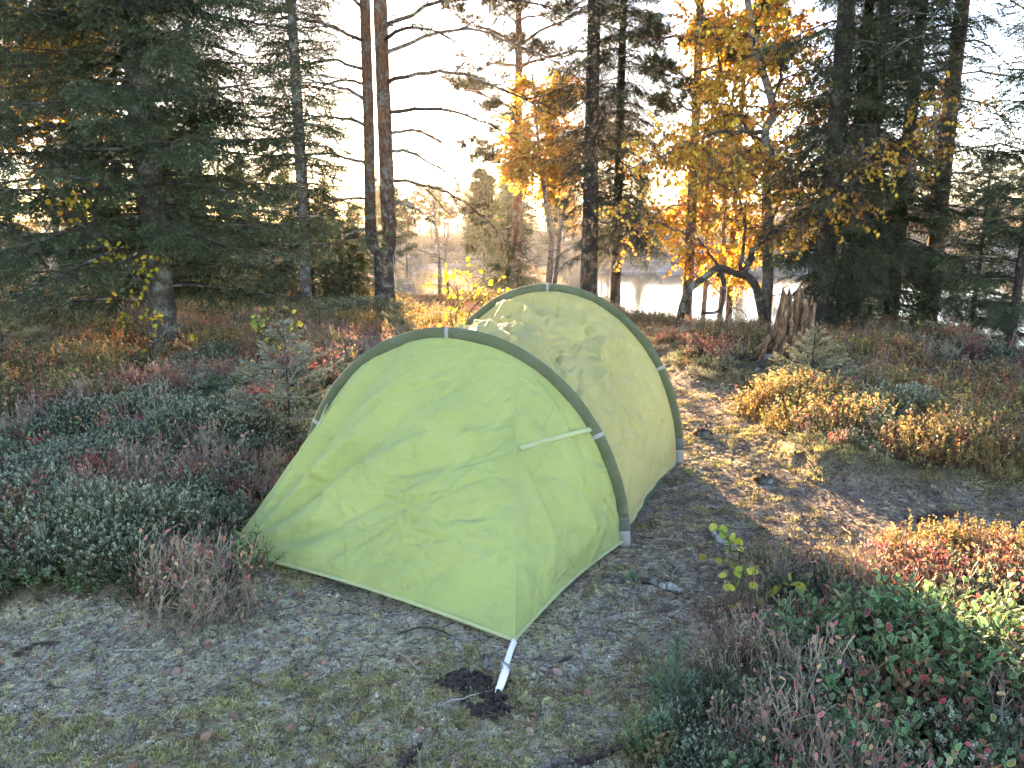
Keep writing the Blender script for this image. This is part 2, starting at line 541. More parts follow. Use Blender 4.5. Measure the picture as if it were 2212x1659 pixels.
def creases(x, y, seed, n, x0, x1, y0, y1, ang, spread, l0, l1, A, w):
    rg_ = np.random.default_rng(seed)
    f = np.zeros_like(x)
    for i in range(n):
        cx, cy = rg_.uniform(x0, x1), rg_.uniform(y0, y1); a = rg_.normal(ang, spread); l = rg_.uniform(l0, l1)
        c, s_ = math.cos(a), math.sin(a)
        u = (x - cx) * c + (y - cy) * s_; v = -(x - cx) * s_ + (y - cy) * c + 0.06 * u * u * rg_.normal()
        m_ = np.exp(-np.maximum(np.abs(u) - l * .35, 0) ** 2 / (l * .2) ** 2)
        k_ = rg_.uniform(.4, 1.0) * A * (1 if rg_.random() < .5 else -1)
        f += k_ * m_ * (np.tanh(v / w) * np.exp(-np.abs(v) / .05) + .5 * np.exp(-(v / w) ** 2))
    return f


def sheet(A, B, n, m, disp, name, mat=None, sag=0.0):
    """ruled cloth between curves A(s) and B(s) with folds pushed along the surface normal"""
    s = np.linspace(0, 1, n); t = np.linspace(0, 1, m)
    a = A(s); c = B(s)
    P = a[:, None, :] * (1 - t)[None, :, None] + c[:, None, :] * t[None, :, None]
    dS = np.gradient(P, axis=0); dT = np.gradient(P, axis=1)
    nn = np.cross(dS, dT); nn /= np.linalg.norm(nn, axis=2)[:, :, None] + 1e-9
    Sg, Tg = np.meshgrid(s, t, indexing='ij')
    P = P + nn * disp(P, Sg, Tg)[:, :, None]
    b = Buf(); b.add(P.reshape(-1, 3), gridF(n, m))
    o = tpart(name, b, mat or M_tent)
    return o, P


TH_L, TH_S = math.radians(151), math.radians(67)   # hoop angles where the left edge and the seam start
up = Zv * HEM
HL = FR + U * 2 * HW1


def lerp2(a, b):
    return lambda s: a + (b - a) * np.asarray(s)[:, None]


hemsag = lambda s: np.sin(np.asarray(s) * math.pi)


def baseFront(s):
    q = CL + (CF - CL) * s[:, None] + up
    d = np.array([-(CF - CL)[1], (CF - CL)[0], 0]); d /= np.linalg.norm(d)
    return q + d * (0.012 * hemsag(s))[:, None] + Zv * (0.02 * hemsag(s))[:, None]


def baseRight(s):
    q = CF + (FR - CF) * s[:, None] + up
    d = (FR - CF); d = np.array([-d[1], d[0], 0]) / np.linalg.norm(d)
    return q + d * (0.018 * hemsag(s))[:, None] + Zv * (0.015 * hemsag(s))[:, None]


def baseLeft(s):
    return HL + (CL - HL) * s[:, None] + up


def dispFront(P, s, t):
    v = P - CL
    fw = (CF - CL) / np.linalg.norm(CF - CL)
    xx = v @ fw; zz = v[..., 2]
    r = np.hypot(xx, zz) + 0.02
    ph = np.arctan2(zz, xx)
    ends = np.sin(np.clip(s, 0, 1) * math.pi) ** 0.35 * np.sin(np.clip(t, 0, 1) * math.pi) ** 0.4
    rad = np.exp(-((r - 0.55) / 0.6) ** 2) * np.minimum(1, r / .35)
    f = 0.036 * rad * np.sin(ph * 17 + 1.5 * np.sin(r * 3)) * sstep(0.15, 0.5, ph)
    f += 0.022 * rad * (np.abs(np.sin(ph * 15 + 2.0 + r * 1.2)) - .6) * sstep(0.1, 0.4, ph)
    f += 0.012 * np.exp(-((ph - 0.14) / 0.12) ** 2) * np.sin(xx * 9 + ph * 30) * sstep(0.1, 0.6, xx)
    f += creases(xx, zz, 611, 42, 0.1, 1.45, 0.05, 0.5, 0.25, .5, .2, .6, .009, .008) + creases(xx, zz, 612, 26, .2, 1.3, .3, .95, .9, .45, .3, .8, .009, .009) + creases(xx, zz, 613, 34, .5, 1.45, .03, .35, -.1, .6, .08, .25, .010, .007)
    f += 0.016 * (ridged(xx * 1.3 + zz * 1.6, zz * 3.4 - xx * 1.2, 61) - 0.3) + 0.010 * (ridged(xx * 2.6 - zz * 2.6, zz * 3.4 + xx * 2, 62) - 0.3)
    f += 0.008 * (ridged(xx * 5 - zz * 2, zz * 7 + xx * 1.0, 65) - 0.3)
    f += -0.030 * np.sin(t * math.pi) * np.sin(s * math.pi)
    f += 0.012 * (fbm(xx * 3, zz * 3, 63, 3) - 0.5)
    return f * ends


def dispRight(P, s, t):
    v = P - CF
    d = (FR - CF) / np.linalg.norm(FR - CF)
    xx = v @ d; zz = v[..., 2]
    ends = np.sin(np.clip(s, 0, 1) * math.pi) ** 0.4 * np.sin(np.clip(t, 0, 1) * math.pi) ** 0.4
    f = creases(xx, zz, 614, 40, 0, 1.0, 0.05, .85, 1.2, .5, .12, .4, .013, .008) + creases(xx, zz, 615, 22, 0, 1.0, 0.05, .4, .5, .5, .1, .3, .008, .006)
    f += 0.026 * (ridged(xx * 2.5 - zz * 1.0, zz * 2.0 + xx, 71) - 0.3) + 0.012 * (ridged(xx * 6, zz * 3, 72) - 0.3)
    f += 0.010 * np.sin(xx * 16 + zz * 3) * np.exp(-((zz - 0.55) / 0.25) ** 2) * 0.6
    f -= 0.03 * np.sin(t * math.pi) * np.sin(s * math.pi)
    f += 0.012 * (fbm(xx * 4, zz * 4, 73, 3) - 0.5)
    return f * ends


IN = 0.018  # cloth is sewn to the inner edge of the pole sleeve


def hoopArc(base, hw, hh, t0, t1, off=0.0):
    return lambda s: hoop(base + U * IN, hw - IN, hh - IN, t0 + (t1 - t0) * np.asarray(s)) + AXN * off


o_front, _ = sheet(hoopArc(FR, HW1, HH1, TH_L, TH_S, -0.004), baseFront, 230, 230, dispFront, 'front_panel')
o_door, _ = sheet(hoopArc(FR, HW1, HH1, TH_S, 0.0, -0.004), baseRight, 150, 190, dispRight, 'door_panel')
sheet(hoopArc(FR, HW1, HH1, math.pi, TH_L, -0.004), baseLeft, 40, 60, lambda P, s, t: 0.008 * (fbm(P[..., 1] * 5, P[..., 2] * 5, 75, 3) - 0.5) * np.sin(s * math.pi) * np.sin(t * math.pi), 'left_side_panel')


def dispBody(P, s, t):
    q = s * 2.45; a = t * 1.38       # metres round the hoop and along the axis
    ends = np.sin(np.clip(t, 0, 1) * math.pi) ** 0.5
    mid = np.sin(s * math.pi) ** 0.5
    w = 0.5 * fbm(a * 1.5, q * 1.5, 81, 3)
    k = (q * 7.0 - a * 4.2 + w * 9)
    f = 0.085 * (np.abs(np.sin(k * 0.95)) ** 0.8 - 0.6) * sstep(0.25, 0.5, fbm(a * 1.7, q * 1.7, 82, 2)) * sstep(0.0, 0.25, s)
    f += creases(a, q, 616, 120, 0, 1.38, 0, 2.45, .55, .4, .15, .6, .018, .010) + creases(a, q, 617, 90, 0, 1.38, 0, 1.4, -.2, .6, .1, .3, .012, .007)
    f += 0.030 * (ridged(q * 3.2 - a * 2.2, a * 1.3 + q * 0.8, 83) - 0.3) + 0.014 * (ridged(q * 6 - a * 2, a * 4 + q * 2, 84) - 0.3)
    f += 0.010 * (fbm(q * 8, a * 8, 85, 3) - 0.5)
    return -f * ends * (0.35 + 0.65 * mid) - 0.075 * np.sin(t * math.pi) * (0.35 + 0.65 * np.sin(s * math.pi))


# outward is -normal for this winding, so the sag term pulls the cloth inwards
o_body, PB = sheet(hoopArc(FR, HW1, HH1, 0.0, math.pi, 0.006), hoopArc(RRb, HW2, HH2, 0.0, math.pi, -0.006), 380, 220, lambda P, s, t: -dispBody(P, s, t), 'body_panel', M_body_glow)

BR = RRb + AXN * 0.75 + U * 0.38; BL = RRb + AXN * 0.75 + U * (2 * HW2 - 0.38); HL2 = RRb + U * 2 * HW2
small = lambda sd: (lambda P, s, t: (0.02 * (fbm(P[..., 0] * 4 + P[..., 1] * 2, P[..., 2] * 4, sd, 3) - 0.5)) * np.sin(s * math.pi) ** .5 * np.sin(t * math.pi) ** .5)
sheet(hoopArc(RRb, HW2, HH2, math.radians(60), math.radians(120), 0.004), lerp2(BR + up, BL + up), 50, 50, small(91), 'rear_panel')
sheet(hoopArc(RRb, HW2, HH2, 0.0, math.radians(60), 0.004), lerp2(RRb + up, BR + up), 40, 50, small(92), 'rear_side_panel')
sheet(hoopArc(RRb, HW2, HH2, math.radians(120), math.pi, 0.004), lerp2(BL + up, HL2 + up), 40, 50, small(93), 'rear_side_panel')


def oval_sweep(P, Nn, Bn, a, bb, k=10):
    n = len(P); an = np.linspace(0, 2 * math.pi, k, endpoint=False)
    a = np.broadcast_to(a, (n,)); bb = np.broadcast_to(bb, (n,))
    V = P[:, None, :] + (a[:, None] * np.cos(an)[None])[..., None] * Nn[:, None, :] + (bb[:, None] * np.sin(an)[None])[..., None] * Bn[:, None, :]
    i = np.arange(n - 1)[:, None]; j = np.arange(k)[None, :]
    F = np.stack([i * k + j, (i + 1) * k + j, (i + 1) * k + (j + 1) % k, i * k + (j + 1) % k], -1).reshape(-1, 4)
    V = np.vstack([V.reshape(-1, 3), P[0], P[-1]])
    jj = np.arange(k)
    return V, [F, np.stack([np.full(k, n * k), jj, (jj + 1) % k], -1), np.stack([np.full(k, n * k + 1), (n - 1) * k + (jj + 1) % k, (n - 1) * k + jj], -1)]


def hoop_frame(base, hw, hh, th):
    th = np.asarray(th, float)
    P = hoop(base, hw, hh, th)
    rad = U * (-np.cos(th) / hw)[:, None] + Zv * (np.sin(th) / hh)[:, None]
    rad /= np.linalg.norm(rad, axis=1)[:, None]
    return P, rad


for base, hw, hh, tabs, nm in ((FR, HW1, HH1, (math.radians(91), math.radians(151), math.radians(33)), 'front'), (RRb, HW2, HH2, (math.radians(91), math.radians(146), math.radians(34)), 'rear')):
    th = np.linspace(math.radians(9), math.radians(171), 120)
    P, rad = hoop_frame(base, hw, hh, th)
    Bn = np.tile(AXN, (len(P), 1))
    w = 0.031 + 0.003 * (fbm(th * 12, th * 0, 95, 2) - 0.5)
    b = Buf(); b.add(*oval_sweep(P + Bn * (0.004 * (fbm(th * 7, th * 0, 97, 2) - .5))[:, None], rad, Bn, w, 0.012))
    o_sl = tpart('pole_sleeve', b, M_sleeve)
    for s0, s1, s2 in ((9, 5, 0.3), (171, 175, 179.7)):
        for q0, q1, mt, nm2, a0 in ((s0, s1, M_dgray, 'sleeve_end', 0.031), (s1, s2, M_gray, 'pole_cup', 0.030)):
            P, rad = hoop_frame(base, hw, hh, np.radians(np.linspace(q0, q1, 6)))
            b = Buf(); b.add(*oval_sweep(P, rad, np.tile(AXN, (6, 1)), a0, 0.015)); tpart(nm2, b, mt, True, o_sl)
    for tb in tabs:
        P, rad = hoop_frame(base, hw, hh, tb + np.linspace(-0.010, 0.010, 4))
        b = Buf(); b.add(*oval_sweep(P, rad, np.tile(AXN, (4, 1)), 0.0335, 0.0165, 12)); tpart('tension_tab', b, M_gray, True, o_sl)

# piping seam at the inner side of each sleeve, seam between the two front panels, hem tapes


def ribbon(path, nrm, w, th=0.0025, lift=0.0):
    P = np.asarray(path, float); n = len(P)
    nrm = np.broadcast_to(np.asarray(nrm, float), P.shape)
    T = np.gradient(P, axis=0); T /= np.linalg.norm(T, axis=1)[:, None] + 1e-9
    Sd = np.cross(T, nrm); Sd /= np.linalg.norm(Sd, axis=1)[:, None] + 1e-9
    Nn = np.cross(Sd, T)
    return oval_sweep(P + Nn * lift, Sd, Nn, w / 2, th, 8)


sq = np.linspace(0, 1, 60)
seamA = hoop(FR + U * IN, HW1 - IN, HH1 - IN, np.array([TH_S]))[0]
sg = np.linspace(0, 1, 60)[:, None]
outF = np.array([-0.5, -0.85, 0.25])
b = Buf(); b.add(*ribbon(seamA * (1 - sg) + (CF + up) * sg, outF, 0.007, 0.002, 0.001)); tpart('seam', b, M_seam, True, o_front)
b = Buf(); b.add(*ribbon(baseFront(sq), outF, 0.016, 0.003)); tpart('hem', b, M_hem, True, o_front)
b = Buf(); b.add(*ribbon(baseRight(sq), np.array([0.75, -0.5, 0.3]), 0.016, 0.003)); tpart('hem', b, M_hem, True, o_door)
b = Buf(); b.add(*ribbon(PB[3, ::3], np.array([0.9, -0.35, 0.2]), 0.014, 0.003)); tpart('hem', b, M_hem, True, o_body)


def on_sheet(A, Bc, s, t, lift):
    s = np.asarray(s, float); t = np.asarray(t, float)
    a = A(s); c = Bc(s); e = 1e-3
    P = a * (1 - t)[:, None] + c * t[:, None]
    a2 = A(s + e); c2 = Bc(s + e)
    dS = a2 * (1 - t)[:, None] + c2 * t[:, None] - P; dT = c - a
    nn = np.cross(dS, dT); nn /= np.linalg.norm(nn, axis=1)[:, None]
    return P + nn * lift, nn


# vent flaps
A1, B1 = hoopArc(FR, HW1, HH1, TH_S, 0.0, -0.004), baseRight
s_ = np.array([0.02, 0.47]); t_ = np.array([0.385, 0.0])
P, nn = on_sheet(A1, B1, s_, t_, 0.0)
P = P[0] + (P[1] - P[0]) * np.linspace(0, 1, 24)[:, None]; nn = np.tile(unit(nn.mean(0)), (24, 1))
sgn = -1.0 if (nn.mean(0) @ np.array([0.6, -0.7, 0.3])) < 0 else 1.0
P = P + nn * sgn * (0.012 + 0.012 * np.sin(np.linspace(0, math.pi, 24)))[:, None]
b = Buf(); b.add(*ribbon(P, nn * sgn, 0.024, 0.0035)); tpart('vent_flap', b, M_hem, True, o_door)
A0, B0 = hoopArc(FR, HW1, HH1, TH_L, TH_S, -0.004), baseFront
P, nn = on_sheet(A0, B0, np.linspace(0.10, 0.135, 14), np.linspace(0.02, 0.235, 14), 0.0)
sgn = -1.0 if (nn.mean(0) @ np.array([-0.3, -0.9, 0.3])) < 0 else 1.0
P = P + nn * sgn * 0.012
b = Buf(); b.add(*ribbon(P, nn * sgn, 0.024, 0.0035)); tpart('vent_flap', b, M_hem, True, o_front)

# groundsheet and front strap
b = Buf(); q = [HL, CL * 0.93 + HL * 0.07, CF * 0.93 + (FR + HL) / 2 * 0.07, FR, RRb, BR, BL, HL2]
b.add(np.array([p * 0.97 + T0 * 0.03 + Zv * 0.012 for p in q]), np.array([[0, 1, 2, 3]]), (1, 1, 1))
b.F.append(np.array([[0, 3, 4, 7]])); b.F.append(np.array([[4, 5, 6, 7]]))
tpart('groundsheet', b, MATS['groundsheet'], False)
pk = gp(1074, 1503); p0 = CF + up
buck = p0 * 0.42 + pk * 0.58 + Zv * 0.012
nst = np.array([0.3, -0.75, 0.6])
b = Buf(); b.add(*ribbon(cat([p0, p0 * .6 + buck * .4 + Zv * .004, buck], 12), nst, 0.022, 0.0018))
b.add(*ribbon(cat([buck, buck * .5 + pk * .5 + Zv * .006, pk + Zv * .004], 10), nst, 0.022, 0.0018, 0.004))
lp = cat([buck + Zv * .006, buck * .6 + pk * .4 + Zv * .028 + np.array([.012, 0, 0]), buck * .2 + pk * .8 + Zv * .022 + np.array([.008, 0, 0]), buck * .12 + pk * .88 + Zv * .008], 16)
b.add(*ribbon(lp, nst, 0.024, 0.0018, 0.003))
strap = tpart('guy_strap', b, M_strap)
bd = (pk - p0) / np.linalg.norm(pk - p0); sdv = np.cross(bd, nst); sdv /= np.linalg.norm(sdv)
b = Buf()
for t in (-0.014, 0.0, 0.014):
    c0 = buck + bd * t + np.cross(sdv, bd) * 0.006
    b.add(*tube([c0 - sdv * 0.017, c0 + sdv * 0.017], 0.0028, 8))
for s in (-1, 1):
    c0 = buck + sdv * 0.016 * s + np.cross(sdv, bd) * 0.006
    b.add(*tube([c0 - bd * 0.016, c0 + bd * 0.016], 0.0026, 8))
me = b.mesh('strap_buckle', M_gray, True); me.transform(Matrix.Translation(-Vector(T0)))
o = link('strap_buckle', me, strap)
TENT_FOOT = [p[:2] for p in (HL, CL, CF, FR, RRb, BR, BL, HL2)]

# ------------------------------------------------------------------ small plant pieces used by the scatters
RNG = np.random.default_rng(11)


def unit(v):
    v = np.asarray(v, float)
    return v / (np.linalg.norm(v, axis=-1, keepdims=True) + 1e-12)


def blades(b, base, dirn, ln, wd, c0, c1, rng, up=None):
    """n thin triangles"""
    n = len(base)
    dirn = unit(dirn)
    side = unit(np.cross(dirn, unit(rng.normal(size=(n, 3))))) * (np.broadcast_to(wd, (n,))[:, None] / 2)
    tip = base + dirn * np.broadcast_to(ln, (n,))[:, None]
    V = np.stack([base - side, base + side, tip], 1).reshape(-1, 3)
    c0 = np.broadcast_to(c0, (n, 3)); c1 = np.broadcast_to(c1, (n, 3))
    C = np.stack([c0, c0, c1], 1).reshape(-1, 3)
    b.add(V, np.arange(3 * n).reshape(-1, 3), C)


def shoot(b, P, n, ln, wd, c0, c1, rng, open_=0.9, stem=0.0012, stemc=(.1, .07, .05), k=3):
    """bottle-brush shoot along path P"""
    P = np.asarray(P, float)
    if stem > 0:
        V, F = tube(P, np.linspace(stem, stem * .5, len(P)), k, cap=False); b.add(V, F, stemc)
    u = rng.random(n) * (len(P) - 1.001); i = u.astype(int); f = (u - i)[:, None]
    base = P[i] * (1 - f) + P[i + 1] * f
    T = unit(P[i + 1] - P[i])
    pr = unit(np.cross(T, unit(rng.normal(size=(n, 3)))))
    a = open_ * (0.7 + 0.5 * rng.random(n))[:, None]
    d = T * np.cos(a) + pr * np.sin(a)
    q = rng.random((n, 1)) * 0.5 + 0.75
    blades(b, base, d, ln * (0.7 + 0.6 * rng.random(n)), wd, np.asarray(c0) * q, np.asarray(c1) * q, rng)


def leafV(b, base, dirn, nrm, ln, wd, c_in, c_rim, rim=0.18, k=8, fold=0.12, curl=0.0):
    """oval leaf with its own rim colour; k outline points"""
    d = unit(dirn); s = unit(np.cross(d, nrm)); n = np.cross(s, d)
    a = np.linspace(0, 2 * math.pi, k, endpoint=False) + math.pi / k
    ox = np.sin(a) * wd / 2; oy = (1 - np.cos(a)) * ln / 2
    hgt = np.abs(np.sin(a)) * wd * fold - curl * ln * (oy / ln) ** 2
    out_ = base + ox[:, None] * s + oy[:, None] * d + hgt[:, None] * n
    cen = base + d * ln / 2 - n * curl * ln * .25
    inn = cen + (out_ - cen) * (1 - rim)
    V = np.vstack([cen, inn, out_])
    j = np.arange(k); j1 = (j + 1) % k
    F = [np.stack([np.zeros(k, int), 1 + j, 1 + j1], -1), np.stack([1 + j, 1 + k + j, 1 + k + j1, 1 + j1], -1)]
    C = np.vstack([np.tile(c_in, (k + 1, 1)), np.tile(c_rim, (k, 1))])
    b.add(V, F, C)


def leafS(b, base, dirn, nrm, ln, wd, c):
    """simple 5-point pointed leaf, vectorised (n,3)"""
    d = unit(dirn); s = unit(np.cross(d, nrm)); n_ = np.cross(s, d)
    ln = np.broadcast_to(ln, (len(base),))[:, None]; wd = np.broadcast_to(wd, (len(base),))[:, None]
    p0 = base; p1 = base + d * ln * .35 + s * wd * .5 + n_ * wd * .12; p2 = base + d * ln * .35 - s * wd * .5 + n_ * wd * .12
    p3 = base + d * ln * .72 + s * wd * .32 + n_ * wd * .05; p4 = base + d * ln * .72 - s * wd * .32 + n_ * wd * .05; p5 = base + d * ln
    n = len(base)
    V = np.stack([p0, p1, p2, p3, p4, p5], 1).reshape(-1, 3)
    o = np.arange(n)[:, None] * 6
    F = [np.concatenate([o + np.array([[0, 1, 2]]), o + np.array([[3, 5, 4]])]), o + np.array([[1, 3, 4, 2]])]
    c = np.broadcast_to(c, (n, 3))
    b.add(V, F, np.repeat(c, 6, axis=0))


PROTO = {}


def proto(kind, fn, n, mat, seed=0, smooth=False):
    L_ = []
    for i in range(n):
        b = Buf(); fn(b, np.random.default_rng(seed + 101 * i + 7))
        o = bpy.data.objects.new('source_' + kind, b.mesh('source_' + kind, MATS[mat], smooth))
        L_.append(o)
    PROTO[kind] = L_


_groups = {}


def scatter_group(kind):
    if kind in _groups:
        return _groups[kind]
    ng = bpy.data.node_groups.new('scatter_' + kind, 'GeometryNodeTree')
    ng.interface.new_socket('Geometry', in_out='INPUT', socket_type='NodeSocketGeometry')
    ng.interface.new_socket('Geometry', in_out='OUTPUT', socket_type='NodeSocketGeometry')
    nd = ng.nodes
    gi = nd.new('NodeGroupInput'); go = nd.new('NodeGroupOutput')
    jn = nd.new('GeometryNodeJoinGeometry')
    for o in PROTO[kind]:
        oi = nd.new('GeometryNodeObjectInfo'); oi.inputs['Object'].default_value = o
        g2 = nd.new('GeometryNodeGeometryToInstance')
        ng.links.new(oi.outputs['Geometry'], g2.inputs[0]); ng.links.new(g2.outputs[0], jn.inputs[0])

    def na(nm, ty):
        a = nd.new('GeometryNodeInputNamedAttribute'); a.data_type = ty; a.inputs['Name'].default_value = nm
        return a.outputs['Attribute']
    ip = nd.new('GeometryNodeInstanceOnPoints')
    ip.inputs['Pick Instance'].default_value = True
    e2 = nd.new('FunctionNodeEulerToRotation')
    ng.links.new(gi.outputs[0], ip.inputs['Points']); ng.links.new(jn.outputs[0], ip.inputs['Instance'])
    ng.links.new(na('idx', 'INT'), ip.inputs['Instance Index'])
    ng.links.new(na('rot', 'FLOAT_VECTOR'), e2.inputs[0]); ng.links.new(e2.outputs[0], ip.inputs['Rotation'])
    ng.links.new(na('scl', 'FLOAT_VECTOR'), ip.inputs['Scale'])
    ng.links.new(ip.outputs[0], go.inputs[0])
    _groups[kind] = ng
    return ng


def scatter(name, kind, P, E, Sc, parent=None, rng=RNG):
    P = np.asarray(P, float); n = len(P)
    me = bpy.data.meshes.new(name)
    me.vertices.add(n); me.vertices.foreach_set('co', P.ravel())
    Sc = np.asarray(Sc, float)
    if Sc.ndim == 1: Sc = np.repeat(Sc[:, None], 3, 1)
    for nm, ty, key, v in (('rot', 'FLOAT_VECTOR', 'vector', E), ('scl', 'FLOAT_VECTOR', 'vector', Sc)):
        a = me.attributes.new(nm, ty, 'POINT'); a.data.foreach_set(key, np.asarray(v, float).ravel())
    a = me.attributes.new('idx', 'INT', 'POINT'); a.data.foreach_set('value', rng.integers(0, len(PROTO[kind]), n).astype(np.int32))
    for mt in PROTO[kind][0].data.materials: me.materials.append(mt)
    o = link(name, me, parent)
    md = o.modifiers.new('scatter', 'NODES'); md.node_group = scatter_group(kind)
    return o


def spin(n, rng, tilt=0.15):
    return np.stack([rng.normal(0, tilt, n), rng.normal(0, tilt, n), rng.random(n) * 6.283], -1)


# --- clumps -----------------------------------------------------------------
def f_crowberry(b, rng):
    for i in range(26):
        a = rng.random() * 6.283; r = rng.random() ** .6 * 0.075
        p0 = np.array([math.cos(a) * r, math.sin(a) * r, 0])
        h = rng.uniform(.07, .15); o = np.array([math.cos(a), math.sin(a), 0]) * rng.uniform(.01, .07)
        P = cat([p0, p0 + o * .35 + [0, 0, h * .6], p0 + o + [0, 0, h]], 6)
        fr = rng.random()
        c0 = np.array([.03, .05, .022]); c1 = np.array([.24, .32, .19]) * (.65 + .7 * fr)
        shoot(b, P[1:], 34, .0085, .0036, c0, c1, rng, 1.0, .0014, (.09, .055, .04))
        # dense frosted tip
        T = unit(P[-1] - P[-2]); n = 12
        blades(b, np.tile(P[-1], (n, 1)) - T * rng.random((n, 1)) * .012, T + rng.normal(size=(n, 3)) * .75, .008, .004, c1 * .7, np.array([.62, .67, .53]) * (.65 + .55 * fr), rng)


def f_bilberry(b, rng, leafc=((.38, .10, .085), (.42, .21, .11), (.33, .15, .14), (.30, .25, .12)), nleaf=16, stemc=(.27, .235, .17), hmax=.24, rimc=(.5, .4, .38)):
    for i in range(13):
        a = rng.random() * 6.283; r = rng.random() ** .6 * 0.07
        p = np.array([math.cos(a) * r, math.sin(a) * r, 0]); h = rng.uniform(.10, hmax)
        d = unit(np.array([math.cos(a) * .25, math.sin(a) * .25, 1]) + rng.normal(size=3) * .1)
        pts = [p]
        for k in range(5):
            pts.append(pts[-1] + unit(d + rng.normal(size=3) * .22) * h / 5)
        pts = np.array(pts)
        sc = np.array(stemc) * rng.uniform(.6, 1.3)
        V, F = tube(pts, np.linspace(.0017, .0011, 6), 3, cap=False); b.add(V, F, np.linspace(.6, 1.25, len(V))[:, None] * sc)
        for k in (2, 3, 3, 4):
            q = pts[k] + unit(d + rng.normal(size=3) * .6) * h * rng.uniform(.15, .32)
            V, F = tube([pts[k], (pts[k] + q) / 2 + rng.normal(size=3) * .004, q], [.0013, .0011, .0009], 3, cap=False); b.add(V, F, sc * 1.2)
            if rng.random() < nleaf / 52:
                lc = np.array(leafc[rng.integers(len(leafc))]) * rng.uniform(.7, 1.3)
                leafV(b, q, unit(rng.normal(size=3) + [0, 0, .7]), unit(rng.normal(size=3) + [0, 0, .4]), rng.uniform(.013, .02), rng.uniform(.008, .011), lc, rimc, .2, 6)
        if rng.random() < nleaf / 26:
            lc = np.array(leafc[rng.integers(len(leafc))]) * rng.uniform(.7, 1.3)
            leafV(b, pts[-1], unit(rng.normal(size=3) * .5 + [0, 0, .9]), unit(rng.normal(size=3)), .018, .010, lc, rimc, .2, 6)


def f_lingon(b, rng):
    for i in range(7):
        a = rng.random() * 6.283; r = rng.random() ** .6 * 0.055
        p = np.array([math.cos(a) * r, math.sin(a) * r, 0]); h = rng.uniform(.08, .17)
        d = unit(np.array([math.cos(a) * .35, math.sin(a) * .35, 1]) + rng.normal(size=3) * .12)
        P = cat([p, p + d * h * .5, p + d * h + rng.normal(size=3) * .012], 7)
        V, F = tube(P, np.linspace(.0018, .001, 7), 3, cap=False); b.add(V, F, (.10, .07, .045))
        n = rng.integers(9, 14); red = rng.random() < .12
        for k in range(n):
            f = .30 + .70 * k / (n - 1); q = P[min(6, int(f * 6))]
            aa = k * 2.4 + rng.random() * .5; el = .25 + .6 * f
            dr = np.array([math.cos(aa) * math.cos(el), math.sin(aa) * math.cos(el), math.sin(el)])
            g = np.array([.08, .17, .055]) * rng.uniform(.6, 1.5)
            if rng.random() < .08: g = np.array([.16, .17, .05])
            if red and rng.random() < .5: g = np.array([.25, .05, .045])
            leafV(b, q, dr, unit(np.array([0, 0, 1.0]) - dr * .6 + rng.normal(size=3) * .2), rng.uniform(.016, .025), rng.uniform(.010, .0135), g, g * .45 + np.array([.32, .38, .27]), .17, 8, .10, .15)


def f_heather(b, rng, cols=((.38, .22, .07), (.33, .27, .09), (.38, .15, .06), (.20, .19, .07), (.30, .25, .10)), h0=.10, h1=.24):
    for i in range(22):
        a = rng.random() * 6.283; r = rng.random() ** .6 * 0.08
        p = np.array([math.cos(a) * r, math.sin(a) * r, 0]); h = rng.uniform(h0, h1)
        d = unit(np.array([math.cos(a) * .3, math.sin(a) * .3, 1]) + rng.normal(size=3) * .14)
        P = cat([p, p + d * h * .5 + rng.normal(size=3) * .008, p + d * h], 5)
        c = np.array(cols[rng.integers(len(cols))]) * rng.uniform(.7, 1.3)
        V, F = tube(P, np.linspace(.0015, .0009, 5), 3, cap=False); b.add(V, F, (.12, .085, .06))
        n = 15; u = rng.uniform(.35, 1, n) * 3.99; j = u.astype(int)
        base = P[j] * (1 - (u - j))[:, None] + P[np.minimum(j + 1, 4)] * (u - j)[:, None]
        dr = unit(rng.normal(size=(n, 3)) + np.array([0, 0, .8]))
        leafS(b, base, dr, unit(rng.normal(size=(n, 3))), rng.uniform(.012, .021, n), .008, c * rng.uniform(.7, 1.3, (n, 1)))


def f_green_heath(b, rng):
    f_heather(b, rng, ((.11, .12, .05), (.15, .14, .06), (.08, .10, .05), (.24, .17, .07)), .10, .22)


def f_red(b, rng):
    f_bilberry(b, rng, ((.36, .05, .045), (.32, .09, .05), (.36, .14, .05)), 36, (.16, .08, .06), .22, (.52, .30, .27))


def f_moss(b, rng):
    n = 70
    a = rng.random(n) * 6.283; r = rng.random(n) ** .5 * .035
    base = np.stack([np.cos(a) * r, np.sin(a) * r, .012 * (1 - (r / .035) ** 2) * rng.random(n)], -1)
    dr = unit(np.stack([np.cos(a) * .6, np.sin(a) * .6, np.ones(n)], -1) + rng.normal(size=(n, 3)) * .5)
    c = np.array([.48, .44, .18]) * rng.uniform(.45, 1.35, (n, 1))
    blades(b, base, dr, rng.uniform(.006, .015, n), .004, c * .5, c * 1.2, rng)


def f_lichen(b, rng):
    n = 80
    v = unit(rng.normal(size=(n, 3))); v[:, 2] = np.abs(v[:, 2])
    R = rng.uniform(.010, .018)
    base = v * R * rng.uniform(.4, .95, (n, 1)) * np.array([1.3, 1.3, .65])
    dr = unit(v + rng.normal(size=(n, 3)) * .8)
    t = rng.random()
    c = (np.array([.70, .66, .55]) * (1 - t) + np.array([.62, .57, .30]) * t) * rng.uniform(.5, 1.3, (n, 1))
    blades(b, base, dr, rng.uniform(.004, .009, n), .0045, c * .65, np.minimum(c * 1.1, .95), rng)


